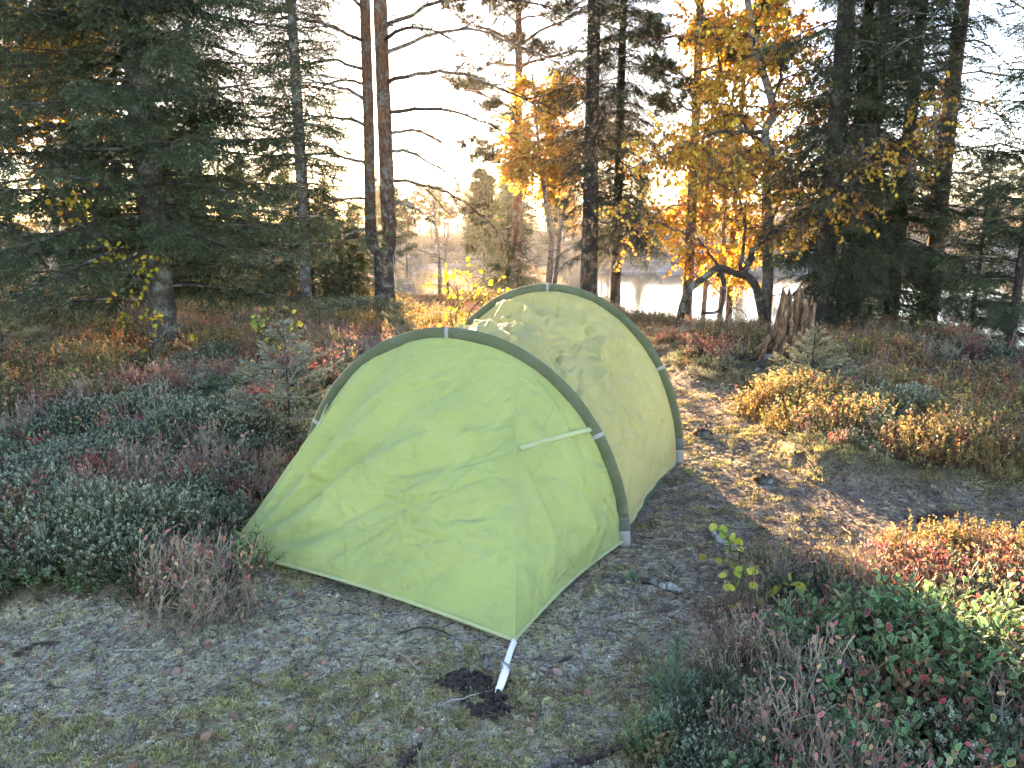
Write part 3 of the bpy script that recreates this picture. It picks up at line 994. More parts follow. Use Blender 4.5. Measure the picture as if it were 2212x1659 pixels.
def f_needle(b, rng):
    c = np.array([(.20, .105, .06), (.13, .085, .06), (.23, .15, .11), (.08, .055, .04)][rng.integers(4)])
    l = rng.uniform(.018, .034); sp = rng.uniform(.05, .3)
    for s in (-1, 1):
        P = np.array([[0, 0, .003], [s * sp * l * .4, l * .5, .006], [s * sp * l, l, .003]])
        V, F = tube(P, [.0009, .0009, .0004], 3, cap=False); b.add(V, F, c * rng.uniform(.7, 1.3))


def f_stick(b, rng):
    c = np.array([(.13, .10, .08), (.24, .21, .18), (.08, .06, .05)][rng.integers(3)])
    l = rng.uniform(.06, .14)
    P = np.cumsum(np.vstack([[0, 0, .004], np.stack([np.full(5, l / 5), rng.normal(0, l * .05, 5), rng.normal(0, .002, 5)], -1)]), 0)
    V, F = tube(P, np.linspace(.0022, .001, 6), 4); b.add(V, F, c)
    if rng.random() < .6:
        V, F = tube([P[2], P[2] + [l * .15, l * .2, .006]], [.0013, .0007], 3); b.add(V, F, c)


def f_dead_leaf(b, rng):
    c = np.array([(.33, .17, .07), (.26, .15, .09), (.42, .27, .09), (.22, .15, .11)][rng.integers(4)])
    leafV(b, np.array([0, 0, .006]), np.array([0, 1, .1]), unit(np.array([rng.normal() * .4, rng.normal() * .4, 1])), rng.uniform(.028, .045), rng.uniform(.022, .032), c, c * .8, .2, 9, rng.uniform(-.1, .35), rng.uniform(-.2, .3))


def f_grass(b, rng, col=(.36, .28, .18), h=.3, n=26, w=.006):
    a = rng.random(n) * 6.283
    base = np.stack([np.cos(a), np.sin(a), 0 * a], -1) * (rng.random((n, 1)) * .07)
    dr = np.stack([np.cos(a) * .45, np.sin(a) * .45, np.ones(n)], -1) + rng.normal(size=(n, 3)) * .2
    c = np.array(col) * rng.uniform(.6, 1.3, (n, 1))
    blades(b, base, dr, rng.uniform(.5, 1, n) * h, w, c * .7, c * 1.15, rng)


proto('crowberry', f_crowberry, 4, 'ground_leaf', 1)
proto('bilberry', f_bilberry, 4, 'ground_leaf', 2)
proto('red_bilberry', f_red, 3, 'ground_leaf', 3)
proto('lingonberry', f_lingon, 4, 'ground_leaf', 4)
proto('heather', f_heather, 4, 'ground_leaf', 5)
proto('green_heath', f_green_heath, 4, 'ground_leaf', 6)
proto('moss', f_moss, 3, 'ground_leaf', 7)
proto('lichen', f_lichen, 4, 'ground_leaf', 8)
proto('needles', f_needle, 6, 'litter', 9)
proto('sticks', f_stick, 5, 'litter', 10)
proto('dead_leaf', f_dead_leaf, 5, 'litter', 11)
proto('bog_grass', f_grass, 4, 'ground_leaf', 12)


# --- where they grow ----------------------------------------------------------
def sample(n, r0, r1, a0, a1, rng, pw=1.0):
    """points in a sector; pw: 1 = even per metre of distance (denser close by), 2 = even per area"""
    u = rng.random(n)
    r = (r0 ** pw + u * (r1 ** pw - r0 ** pw)) ** (1 / pw)
    a = np.radians(rng.uniform(a0, a1, n))
    return r * np.sin(a), r * np.cos(a)


def clear_of_tent(x, y, m=0.03):
    return poly_dist(x, y, TENT_FOOT) > m


def place(name, kind, x, y, s0, s1, label, cat_, rng, grow=0.0, sink=0.01, tilt=0.12, parent=None, edge=False):
    z = height(x, y) - sink
    r = np.hypot(x, y)
    sc = rng.uniform(s0, s1, len(x)) * (1 + grow * r)
    if edge: sc = sc * (.55 + .45 * sstep(0.0, .5, np.abs(poly_dist(x, y, PATH))))
    o = scatter(name, kind, np.stack([x, y, z], -1), spin(len(x), rng, tilt), sc, parent, rng)
    return tag(o, label, cat_, kind='stuff') if parent is None else tag(o, kind='stuff')


rg = np.random.default_rng(5)
RIGHT_CLUMP = [gp(*p)[:2] for p in [(1400, 2300), (1420, 1659), (1500, 1440), (1560, 1340), (1660, 1262), (1850, 1262), (2212, 1245), (2700, 1280), (3200, 1700), (3000, 2400)]]
# low heath plants everywhere off the path
x, y = sample(43000, 1.6, 21, -57, 57, rg, 1.15)
e_ = np.interp(x, EDGE_X, EDGE_Y)
_st, _sp = gp(1690, 815), gp(1752, 880)
ok = (path_mask(x, y) < .35) & clear_of_tent(x, y, .05) & (y < e_ + 2.6) & (np.hypot(x - _st[0] + .08, (y - _st[1] + .25) * .8) > .48) & (np.hypot(x - _sp[0], y - _sp[1]) > .26)
x, y = x[ok], y[ok]
n1 = fbm(x * 1.1, y * 1.1, 51, 3); n2 = fbm(x * .7, y * .7, 52, 3); n3 = fbm(x * 2.6, y * 2.6, 53, 2)
n4 = fbm(x * 5, y * 5, 54, 2) + rg.normal(0, .06, len(x))
right = x > 0.55 + 0.12 * y
rc = in_poly(x, y, RIGHT_CLUMP)
far = sstep(5.5, 11, np.hypot(x, y))
u = rg.random(len(x))
kind = np.full(len(x), 'crowberry', dtype=object)
# left and centre
lf = ~right & ~rc
kind[lf & (n1 > .60)] = 'bilberry'
kind[lf & (n2 > .56) & (u < .6)] = 'green_heath'
kind[lf & (n4 > .66)] = 'lingonberry'
kind[lf & (n4 < .30) & (u < .5)] = 'red_bilberry'
kind[lf & (u < far * (.12 + .8 * sstep(.45, .62, n2)))] = 'heather'
# right heath: mostly autumn coloured
rh = right & ~rc
kind[rh] = 'heather'
kind[rh & (n1 < .47) & (u < .7)] = 'green_heath'
kind[rh & (n2 < .43) & (u < .75)] = 'crowberry'
kind[rh & (n4 > .60) & (u > .4)] = 'bilberry'
kind[rh & (n4 < .33) & (u < .4)] = 'red_bilberry'
# near right corner: lingonberry, crowberry and some red bilberry
kind[rc] = 'lingonberry'
kind[rc & (n4 > .55)] = 'crowberry'
kind[rc & (n3 < .46)] = 'bilberry'
kind[rc & (n4 < .36) & (u < .3)] = 'red_bilberry'
moss_patch = (n1 * n2 < .19) & (u > .5) & ~rc
keep = ~(moss_patch) & ~((kind == 'bilberry') & (u > .6) & (far < .3))
LAB = {'crowberry': 'frosted grey green crowberry mats covering the forest floor', 'bilberry': 'sparse twiggy bilberry stems with a few red leaves', 'red_bilberry': 'low red leaved bilberry plants scattered in the heath',
       'lingonberry': 'glossy green frost-edged lingonberry shoots in the heath', 'heather': 'orange and ochre autumn heath plants on the slope', 'green_heath': 'dull olive green heath plants among the frosted mats'}
for k in LAB:
    q = (kind == k) & keep
    print(k, q.sum())
    place(k + '_cover', k, x[q], y[q], .75, 1.25, LAB[k], k.split('_')[-1] if k != 'green_heath' else 'heath', rg, .016, edge=True)
# moss between
x, y = sample(32000, 1.4, 9, -57, 57, rg, 1.1)
ok = clear_of_tent(x, y, .01) & (fbm(x * 1.5, y * 1.5, 55, 3) > .49) & (rg.random(len(x)) > .65 * path_mask(x, y) * sstep(-.2, .7, x))
x, y = x[ok], y[ok]
place('moss_cover', 'moss', x, y, .6, 1.15, 'yellow green moss cushions between the plants', 'moss', rg, .05, .004)
# lichen crust of the trodden ground
x, y = sample(130000, 1.3, 8, -55, 55, rg, 1.0)
ok = (path_mask(x, y) > .3) & clear_of_tent(x, y, .02) & (rg.random(len(x)) > .72 * sstep(.0, 1.0, x) * sstep(1.8, 2.8, y)) & (fbm(x * 1.4, y * 1.4, 57, 4) + .25 * (1 - sstep(2, 4, y)) + .10 * (x < 0) > .46)
x, y = x[ok], y[ok]
place('lichen_cover', 'lichen', x, y, .3, 1.0, 'pale frosted lichen crumbs over the trodden ground', 'lichen', rg, .05, .004, .3)
x, y = sample(74000, 1.3, 9, -55, 55, rg, 1.0)
ok = (path_mask(x, y) > .25) & clear_of_tent(x, y, .01) & (rg.random(len(x)) < .45 + .55 * sstep(-.2, .8, x))
x, y = x[ok], y[ok]
place('needle_litter', 'needles', x, y, .7, 1.3, 'brown fallen pine needles strewn over the clearing', 'needles', rg, .06, -.003, .25)
x, y = sample(6800, 1.3, 9, -55, 55, rg, 1.1)
ok = (path_mask(x, y) > .2) & clear_of_tent(x, y, .01)
x, y = x[ok], y[ok]
place('twig_litter', 'sticks', x, y, .5, 1.2, 'short dry twigs littering the trodden ground', 'twigs', rg, .05, -.003, .12)
x, y = sample(1800, 1.3, 12, -55, 55, rg, 1.2)
ok = clear_of_tent(x, y, .02)
x, y = x[ok], y[ok]
place('leaf_litter', 'dead_leaf', x, y, .6, 1.1, 'dry brown birch leaves lying on the ground', 'leaves', rg, .03, -.004, .3)
# frosted sedge of the bog
x, y = sample(24000, 16, 75, -44, 44, rg, 1.3)
e_ = np.interp(x, EDGE_X, EDGE_Y)
ok = (y > e_ + 2.2) & (height(x, y) > WATER_Z + .05) & (fbm(x * .5, y * .5, 58, 3) > .42)
x, y = x[ok], y[ok]
place('bog_grass', 'bog_grass', x, y, .5, 1.0, 'frosted straw coloured sedge on the open bog', 'grass', rg, .03, .02)

# ------------------------------------------------------------------ twigs of the trees
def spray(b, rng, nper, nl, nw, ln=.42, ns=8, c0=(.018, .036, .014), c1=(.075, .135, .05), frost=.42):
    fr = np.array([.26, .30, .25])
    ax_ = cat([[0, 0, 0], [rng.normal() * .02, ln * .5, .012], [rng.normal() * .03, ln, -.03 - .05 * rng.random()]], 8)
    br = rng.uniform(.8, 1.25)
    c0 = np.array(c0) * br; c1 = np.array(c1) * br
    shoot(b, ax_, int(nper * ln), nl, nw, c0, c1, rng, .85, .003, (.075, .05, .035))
    for k in range(ns):
        for s in (-1, 1):
            f = .12 + .80 * (k + rng.random() * .6) / ns
            p = ax_[int(f * 7)] + (ax_[min(7, int(f * 7) + 1)] - ax_[int(f * 7)]) * (f * 7 % 1)
            l = ln * .46 * (1.05 - f) * rng.uniform(.7, 1.15) + .03
            d = unit(np.array([s * rng.uniform(.7, 1.0), rng.uniform(.5, .9), rng.uniform(-.35, .1)]))
            q = p + d * l + np.array([0, 0, -.25 * l * rng.random()])
            P = cat([p, (p + q) / 2 + np.array([0, 0, .01]), q], 4)
            cc = c1 * (1 - frost * .5) + fr * frost * .5 * rng.random()
            shoot(b, P, int(nper * l), nl, nw, c0, cc, rng, .85, .0018, (.07, .048, .034))
            m = max(2, int(nper * .05))
            T = unit(P[-1] - P[-2])
            blades(b, np.tile(P[-1], (m, 1)) - T * rng.random((m, 1)) * .02, T + rng.normal(size=(m, 3)) * .5, nl, nw, cc, c1 * (1 - frost) + fr * frost, rng)


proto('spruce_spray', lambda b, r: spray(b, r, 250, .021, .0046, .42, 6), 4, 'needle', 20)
proto('spruce_far', lambda b, r: spray(b, r, 75, .028, .0095, .42, 5, frost=.2), 3, 'needle', 21)
proto('spruce_dark', lambda b, r: spray(b, r, 210, .021, .005, .42, 6, (.016, .030, .013), (.055, .09, .038), .12), 4, 'needle', 24)
proto('frost_spray', lambda b, r: spray(b, r, 300, .014, .0042, .30, 4, (.11, .14, .10), (.26, .30, .24), .8), 3, 'needle', 22)
proto('frost_yellow', lambda b, r: spray(b, r, 320, .014, .0044, .26, 3, (.19, .20, .10), (.38, .38, .22), .6), 3, 'needle', 23)


def pine_tuft(b, rng, nn=34, w=.0045, c=(.085, .105, .042)):
    P = cat([[0, 0, 0], [rng.normal() * .02, .06, .01], [rng.normal() * .03, .12, .02]], 4)
    V, F = tube(P, [.005, .004, .004, .003], 3, cap=False); b.add(V, F, (.13, .085, .055))
    ends = [P]
    for s in (-1, 1):
        q = P[1] + np.array([s * rng.uniform(.05, .09), rng.uniform(.03, .07), rng.uniform(-.02, .05)])
        V, F = tube([P[1], q], [.004, .003], 3, cap=False); b.add(V, F, (.13, .085, .055)); ends.append(np.array([P[1], q]))
    for E_ in ends:
        T = unit(E_[-1] - E_[-2]); br = rng.uniform(.75, 1.3)
        base = E_[-1] - T * rng.random((nn, 1)) * .07
        d = unit(np.cross(T, rng.normal(size=(nn, 3)))) * .9 + T * .75
        blades(b, base, d, rng.uniform(.04, .06, nn), w, np.array(c) * .6 * br, np.array(c) * 1.2 * br, rng)


proto('pine_tuft', pine_tuft, 4, 'needle', 30)
proto('pine_far', lambda b, r: pine_tuft(b, r, 14, .012), 3, 'needle', 31)


def leaf_spray(b, rng, n=11, ln=.30, lf=.055, cols=((.72, .37, .04), (.70, .43, .05), (.62, .28, .03), (.72, .48, .09)), droop=.35, fw=.78):
    P = cat([[0, 0, 0], [rng.normal() * .03, ln * .5, -droop * ln * .2], [rng.normal() * .05, ln, -droop * ln]], 7)
    V, F = tube(P, np.linspace(.0035, .0013, 7), 3, cap=False); b.add(V, F, (.075, .05, .04))
    for k in range(n):
        f = .12 + .88 * (k + rng.random()) / n; i = min(5, int(f * 6))
        p = P[i] + (P[i + 1] - P[i]) * (f * 6 - i)
        pet = p + np.array([rng.normal() * .02, rng.normal() * .012, -rng.uniform(.008, .03)])
        V, F = tube([p, pet], [.0009, .0009], 3, cap=False); b.add(V, F, (.3, .16, .05))
        d = unit(np.array([rng.normal() * .5, rng.normal() * .5, -1.0]))
        c = np.array(cols[rng.integers(len(cols))]) * rng.uniform(.75, 1.25)
        l = lf * rng.uniform(.75, 1.2)
        leafS(b, pet[None], d[None], unit(rng.normal(size=(1, 3)) + [[0, 0, .1]]), l, l * fw, c)


proto('birch_spray', leaf_spray, 5, 'golden_leaf', 40)
proto('birch_bare', lambda b, r: leaf_spray(b, r, 3, .3, .05), 4, 'golden_leaf', 42)
proto('birch_small', lambda b, r: leaf_spray(b, r, 16, .5, .075, ((.66, .41, .06), (.70, .43, .07), (.60, .33, .05))), 4, 'golden_leaf', 43)
proto('twig_bare', lambda b, r: [shoot(b, cat([[0, 0, 0], [r.normal() * .05, .2, r.normal() * .04], [r.normal() * .1, .4, r.normal() * .1]], 6), 0, .01, .001, (0, 0, 0), (0, 0, 0), r, stem=.004, stemc=(.10, .075, .055))] + [
    shoot(b, cat([[0, y_, 0], [r.normal() * .08, y_ + .09, r.normal() * .05], [r.normal() * .14, y_ + .16, r.normal() * .1 - .02]], 5), 0, .01, .001, (0, 0, 0), (0, 0, 0), r, stem=.0026, stemc=(.12, .09, .07)) for y_ in (.06, .12, .2, .27)], 4, 'litter', 44)


def aspen_leaves(b, rng, n=5, ln=.20, cols=((.42, .33, .02), (.36, .32, .03), (.46, .34, .03)), rimc=None, sz=.042):
    P = cat([[0, 0, 0], [rng.normal() * .03, ln * .5, .01], [rng.normal() * .05, ln, -.02]], 6)
    V, F = tube(P, np.linspace(.003, .0015, 6), 4, cap=False); b.add(V, F, (.12, .085, .05))
    for k in range(n):
        p = P[min(5, 1 + int(5 * (k + .5) / n))]
        pet = p + unit(rng.normal(size=3) + [0, .3, .0]) * rng.uniform(.02, .04)
        V, F = tube([p, pet], [.0011, .0009], 3, cap=False); b.add(V, F, (.35, .28, .06))
        c = np.array(cols[rng.integers(len(cols))]) * rng.uniform(.8, 1.2)
        l = sz * rng.uniform(.75, 1.15)
        leafV(b, pet, unit(rng.normal(size=3) * .6 + [0, 0, -.5]), unit(rng.normal(size=3) * .7 + [0, -.8, .4]), l, l * .98, c, c * 1.1 if rimc is None else rimc, .12, 12, .06, .05)


proto('aspen_yellow', aspen_leaves, 4, 'golden_leaf', 50, True)
proto('aspen_green', lambda b, r: aspen_leaves(b, r, 6, .2, ((.28, .36, .06), (.36, .38, .06), (.45, .40, .05)), (.42, .45, .22)), 4, 'golden_leaf', 51, True)


# ------------------------------------------------------------------ trees
def trunk_path(H, rng, lean=(0, 0), wob=.05, n=14):
    z = np.linspace(0, 1, n)
    return np.stack([lean[0] * z + wob * (fbm(z * 3, z * 0 + rng.random() * 9, 7, 2) - .5) * H * .1, lean[1] * z + wob * (fbm(z * 3, z * 0 + rng.random() * 9 + 20, 8, 2) - .5) * H * .1, z * H], -1)


def trunk_mesh(P, r0, r1, name, mat, parent, k=14, flare=1.35, fl=.35, rng=RNG):
    n = max(20, len(P) * 2)
    Q = cat(P, n); Q = Q - (Q[0] - np.asarray(P[0]))
    h = np.linalg.norm(Q - Q[0], axis=1)
    rad = r0 + (r1 - r0) * (h / h[-1]) + r0 * (flare - 1) * np.exp(-h / fl)
    Q[0, 2] -= .12
    V, F = tube(Q, rad, k)
    nn = len(V) - 2
    th = np.tile(np.arange(k), n)[:nn]
    w = 1 + .10 * (fbm(th * .9, np.repeat(h, k)[:nn] * 2.2, int(r0 * 1000), 3) - .5)
    c = np.repeat(Q, k, axis=0)[:nn]
    V[:nn] = c + (V[:nn] - c) * w[:, None]
    b = Buf(); b.add(V, F)
    return link(name, b.mesh(name, MATS[mat], True), parent)


def interp_path(P, z):
    return np.array([np.interp(z, P[:, 2], P[:, i]) for i in range(3)])


def spruce(label, base, H, R, z0, r0, seed, dz=.24, nb=6, dens=.12, kind='spruce_spray', sc=1.0, droop=.45, group=None, name='spruce_tree', lean=(0, 0), dead=0, sparse=0.0, crown_pow=.8, azmask=None, mat='shaded_bark'):
    rng = np.random.default_rng(seed)
    root = empty(name, base, label, 'tree' if H > 1.5 else 'sapling', group)
    P = trunk_path(H, rng, lean)
    trunk_mesh(P, r0, r0 * .12, 'trunk', mat, root)
    lb = Buf(); pts, dirs, ups, scl = [], [], [], []
    z = z0; k0 = rng.random() * 6
    while z < H - .15:
        f = (z - z0) / (H - z0)
        for k in range(nb):
            if rng.random() < sparse: continue
            k0 += 6.283 / nb * rng.uniform(.6, 1.4)
            if azmask and not azmask(k0 % 6.283, z): continue
            Lb = R * (1 - f) ** crown_pow * rng.uniform(.6, 1.12) + .08
            dr = np.array([math.cos(k0), math.sin(k0), 0])
            s = np.linspace(0, 1, 7)
            zz = z + rng.uniform(-.1, .1)
            q = interp_path(P, min(zz, H * .99))
            dd = droop * (1 - f * 1.3) * rng.uniform(.6, 1.3)
            sw = np.array([-dr[1], dr[0], 0]) * rng.normal() * .12
            pa = q + dr * (Lb * s)[:, None] + Zv * (Lb * (.18 * s - dd * s ** 1.6 + .14 * s ** 4))[:, None] + sw * (Lb * s ** 2)[:, None]
            V, F = tube(pa, np.linspace(.010 + .008 * Lb, .002, 7) * min(1, r0 / .1 + .25), 4, cap=False); lb.add(V, F)
            if zz < dead: continue
            u = .16 + rng.random() * .05 if Lb > .5 else .05
            while u < 1.0:
                i = min(5, int(u * 6)); p = pa[i] + (pa[i + 1] - pa[i]) * (u * 6 - i); T = unit(pa[i + 1] - pa[i])
                sd = np.array([-dr[1], dr[0], 0])
                for sg_ in (-1, 1):
                    if rng.random() < .12: continue
                    d = unit(T * rng.uniform(.35, .9) + sd * sg_ * rng.uniform(.5, 1.0) + Zv * rng.uniform(-.75, .0))
                    pts.append(p); dirs.append(d); ups.append(Zv + rng.normal(size=3) * .35)
                    scl.append(sc * min(1.35, (.55 + .75 * (1 - u))) * rng.uniform(.75, 1.2) * min(1, .35 + Lb))
                if rng.random() < .5:
                    pts.append(p); dirs.append(unit(T * .5 + Zv * -1.0 + rng.normal(size=3) * .25)); ups.append(dr + rng.normal(size=3) * .3); scl.append(sc * rng.uniform(.4, .85) * min(1, .35 + Lb))
                u += dens / Lb * rng.uniform(.75, 1.25)
            pts.append(pa[-1]); dirs.append(unit(pa[-1] - pa[-2])); ups.append(Zv); scl.append(sc * rng.uniform(.7, 1.0) * min(1, .35 + Lb))
        z += dz * rng.uniform(.7, 1.3)
    pts.append(P[-1]); dirs.append(Zv + .01); ups.append(np.array([1., 0, 0])); scl.append(sc * .7)
    if lb.V:
        tag(link('limbs', lb.mesh('limbs', MATS['limb_bark'], True), root), kind='stuff')
    pts = np.array(pts)
    o = scatter('crown', kind, pts, frame_eul(np.array(dirs), np.array(ups)), np.array(scl), root, rng)
    tag(o, kind='stuff')
    root['_n'] = len(pts)
    return root


def limb(b, p0, d, Lb, r, rng, droop=.5, wig=.10, side=5, sl=.35, lev=1, rise=.25, tips=None, k=5, seg=9):
    """curving limb with side twigs; appends tip points"""
    d = unit(d)
    n = seg
    s = np.linspace(0, 1, n)
    w = np.cumsum(rng.normal(size=(n, 3)) * wig * Lb / n, 0); w[0] = 0
    P = p0 + d * (Lb * s)[:, None] + Zv * (Lb * (rise * s - droop * s * s))[:, None] + w
    V, F = tube(P, r * (1 - .72 * s), k, cap=False); b.add(V, F)
    if tips is not None:
        tips.append((P[-1], unit(P[-1] - P[-2]), lev))
    if lev > 0:
        for i in range(side):
            f = .22 + .75 * (i + rng.random()) / side; j = min(n - 2, int(f * (n - 1)))
            p = P[j] + (P[j + 1] - P[j]) * (f * (n - 1) - j); T = unit(P[j + 1] - P[j])
            sd = unit(np.cross(T, Zv + rng.normal(size=3) * .4)) * (1 if rng.random() < .5 else -1)
            limb(b, p, unit(T * rng.uniform(.5, 1) + sd * rng.uniform(.5, 1.0) + Zv * rng.uniform(-.3, .3)), Lb * sl * (1.15 - f * .6) * rng.uniform(.6, 1.2), r * .48, rng, droop * .6, wig * 1.3, max(2, side - 2), sl, lev - 1, rise, tips, 3, 6)
    elif tips is not None:
        for f in (.35, .55, .75, .9):
            j = min(n - 2, int(f * (n - 1)))
            tips.append((P[j], unit(unit(P[j + 1] - P[j]) + rng.normal(size=3) * .6), lev))
    return P


def foliage(root, kind, tips, rng, s0, s1, spread=.5, hang=0.0, mult=1, keep=1.0, name='crown'):
    pts, dirs = [], []
    for p, d, lv in tips:
        for _ in range(mult):
            if rng.random() > keep: continue
            pts.append(p + rng.normal(size=3) * .03 * (mult > 1)); dirs.append(unit(d + rng.normal(size=3) * spread - Zv * hang))
    n = len(pts)
    o = scatter(name, kind, np.array(pts), frame_eul(np.array(dirs), Zv + rng.normal(size=(n, 3)) * .3), rng.uniform(s0, s1, n), root, rng)
    return tag(o, kind='stuff')


def pine(label, base, H, r0, live, R, seed, dead_n=8, mat='pine_bark', lean=(0, 0), tuft='pine_tuft', nl=26, keep=1.0, ts=(1.0, 1.6), group=None, deadL=1.6, name='pine_tree', lim='limb_bark', sep=False, lev=2, deadz=1.2, dside=6):
    rng = np.random.default_rng(seed)
    root = empty(name, base, label, 'tree', group)
    P = trunk_path(H, rng, lean, .08)
    trunk_mesh(P, r0, r0 * .25, 'trunk', mat, root)
    b = Buf(); k = rng.random() * 6
    for i in range(dead_n):
        z = deadz + (live - deadz) * (i + rng.random()) / max(1, dead_n); k += 2.4 + rng.normal() * .5
        bb = Buf() if sep else b
        limb(bb, interp_path(P, z), np.array([math.cos(k), math.sin(k), 0]), deadL * rng.uniform(.5, 1.1), .014 + .006 * rng.random(), rng, .6, .12, dside, .4, 2, .2)
        if sep: link('branch', bb.mesh('branch', MATS['dead_wood'], True), root)
    if b.V: tag(link('dead_limbs', b.mesh('dead_limbs', MATS['dead_wood'], True), root), kind='stuff')
    b = Buf(); tips = []
    for i in range(nl):
        f = (i + rng.random()) / nl; z = live + (H - live) * f; k += 2.4 + rng.normal() * .4
        Lb = R * (1 - f ** 2 * .75) * (.55 + .45 * min(1, f * 4)) * rng.uniform(.7, 1.1)
        limb(b, interp_path(P, min(z, H * .99)), np.array([math.cos(k), math.sin(k), .15]), Lb, .012 + .014 * Lb, rng, .25, .14, 6, .42, lev, .30, tips)
    if b.V: tag(link('limbs', b.mesh('limbs', MATS[lim], True), root), kind='stuff')
    if tips: foliage(root, tuft, tips, rng, *ts, .45, -.25, 1, keep)
    root['_n'] = len(tips)
    return root


def stems_tree(name, label, base, stems, mat, seed, limbs, leaf='birch_spray', ls=(.8, 1.3), hang=.3, keep=1.0, mult=1, auto=0, auto_z=(.3, 1.0), autoL=1.0, group=None, lev=2, k=12, bare=None, up_=.35, dro=.35):
    """tree from drawn stems: stems = list of (points, r0, r1); limbs = list of (points, r); auto limbs grow from the stems"""
    rng = np.random.default_rng(seed)
    base = np.asarray(base, float)
    root = empty(name, tuple(base), label, 'tree', group)
    tips = []; segs = []
    for i, (pts, ra, rb) in enumerate(stems):
        P = np.asarray(pts, float) - base
        trunk_mesh(P, ra, rb, 'trunk' if i == 0 else 'stem', mat, root, k, 1.3 if i == 0 else 1.0, .25)
        segs.append(cat(P, 30))
    for lm_ in limbs:
        pts, r = lm_[0], lm_[1]; dn_ = lm_[2] if len(lm_) > 2 else 1.0
        P = cat(np.asarray(pts, float) - base, 22)
        P[1:-1] += rng.normal(size=(20, 3)) * .012
        b = Buf(); b.add(*tube(P, np.linspace(r, r * .25, 22), 7))
        for j in range(4, 22):
            for _ in range(1 if j < 8 else 2):
                if rng.random() > dn_: continue
                T = unit(P[min(j + 1, 21)] - P[j - 1])
                limb(b, P[j], unit(T * .5 + rng.normal(size=3) * .7 + Zv * .15), rng.uniform(.25, .6), max(.004, r * .25), rng, dro, .16, 4, .5, 1, .25, tips, 4, 7)
        tips.append((P[-1], unit(P[-1] - P[-2]), 0))
        link('branch', b.mesh('branch', MATS['limb_bark'], True), root)
    b = Buf(); kk = rng.random() * 6
    for i in range(auto):
        sg_ = segs[rng.integers(len(segs))]
        f = rng.uniform(*auto_z); p = sg_[int(f * 29)]
        kk += 2.4 + rng.normal() * .5
        limb(b, p, np.array([math.cos(kk), math.sin(kk), up_]), autoL * rng.uniform(.6, 1.15) * (1.15 - .5 * f), .011 + .006 * rng.random(), rng, dro, .16, 5, .45, lev, .3, tips, 4)
    if b.V: tag(link('limbs', b.mesh('limbs', MATS['limb_bark'], True), root), kind='stuff')
    if tips and leaf:
        foliage(root, leaf, tips, rng, *ls, .55, hang, mult, keep)
        if bare: foliage(root, bare, tips, rng, .6, 1.1, .6, .1, 1, .15, 'bare_twigs')
    root['_n'] = len(tips) * mult
    return root


def on(dx, dy, z=None):
    p = gp(dx, dy); return (p[0], p[1], hz(p[0], p[1]) - .02)


def gnd(x, y):
    return (x, y, hz(x, y) - .03)


def z3(x, y, D):
    """survey coordinates of the right half enlargement"""
    return at((2400 + .904 * x) / 1.8228, .904 * y / 1.8228, D)


def xat(dx, Y, dy=400):
    """ground x under a plumb line seen at (dx, dy) at distance Y"""
    return float(at(dx, dy, Y)[0])


# --- left side
bs_ = gp(360, 785)
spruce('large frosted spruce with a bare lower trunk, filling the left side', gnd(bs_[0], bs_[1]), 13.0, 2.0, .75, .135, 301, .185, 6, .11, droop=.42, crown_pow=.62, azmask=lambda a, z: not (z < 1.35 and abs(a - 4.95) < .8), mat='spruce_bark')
spruce('dark spruce cut off by the left picture edge behind the large frosted spruce', gnd(-8.4, 12.0), 14, 2.3, .5, .15, 302, .30, 6, .17, 'spruce_far', 1.35)
spruce('shaded spruce with hanging twigs just left of the forked pine', gnd(-4.45, 16.8), 15, 1.75, .6, .15, 303, .26, 6, .15, 'spruce_far', 1.25, .6)
spruce('slim dark spruce standing between the large frosted spruce and the forked pine', gnd(-6.0, 15.2), 12, 1.5, .4, .11, 304, .30, 6, .17, 'spruce_far', 1.25, .5)
spruce('dark spruce deep in the shade behind the large frosted spruce', gnd(-7.6, 16.2), 13, 1.8, .4, .13, 306, .34, 6, .2, 'spruce_far', 1.4, .5)
spruce('low dense young spruce beneath the hanging-twig spruce', gnd(-3.55, 17.0), 2.2, .95, .1, .04, 305, .16, 6, .10, 'spruce_far', .9, .35)
pine('lichen-covered pine with bare grey branches left of the forked pine', gnd(-3.9, 14.6), 12, .10, 8.0, 2.0, 307, 20, 'spruce_bark', deadL=1.5, nl=12, deadz=1.6, dside=7)
stems_tree('birch_tree', 'small golden birch behind the left spruces at the picture edge', gnd(-9.0, 15.5), [([gnd(-9.0, 15.5), (-9.0, 15.5, 2), (-8.8, 15.4, 4.5), (-8.7, 15.4, 6)], .07, .02)], 'birch_bark', 308, [], auto=22, autoL=1.3, mult=1, leaf='birch_small')

# --- forked pine
tb = gp(832, 636); TB = np.array(gnd(tb[0], tb[1])); TY = tb[1]
twin = empty('forked_pine', tuple(TB), 'tall pine with two reddish stems forking low above a lichen-grey base', 'tree')
rng = np.random.default_rng(77)
fk = at(828, 556, TY)
lft = [fk, at(803, 520, TY), at(799, 400, TY), at(796, 250, TY), at(788, 0, TY)]; rgt_ = [fk, at(840, 525, TY), at(836, 400, TY), at(828, 200, TY), at(821, 0, TY)]
for a_ in (lft, rgt_):
    d_ = a_[-1] - a_[-2]; a_.append(a_[-1] + d_ * 1.0); a_.append(a_[-1] + d_ * 1.4)
trunk_mesh(np.array([TB, (TB * .5 + fk * .5), fk + Zv * .15]) - TB, .205, .20, 'trunk', 'pine_bark', twin, 16, 1.2, .3)
for a_, r_ in ((lft, .118), (rgt_, .155)):
    trunk_mesh(np.array(a_) - TB, r_, r_ * .8, 'stem', 'pine_bark', twin, 14, 1.0)
SL, SR = cat(np.array(lft) - TB, 60), cat(np.array(rgt_) - TB, 60)
tips = []
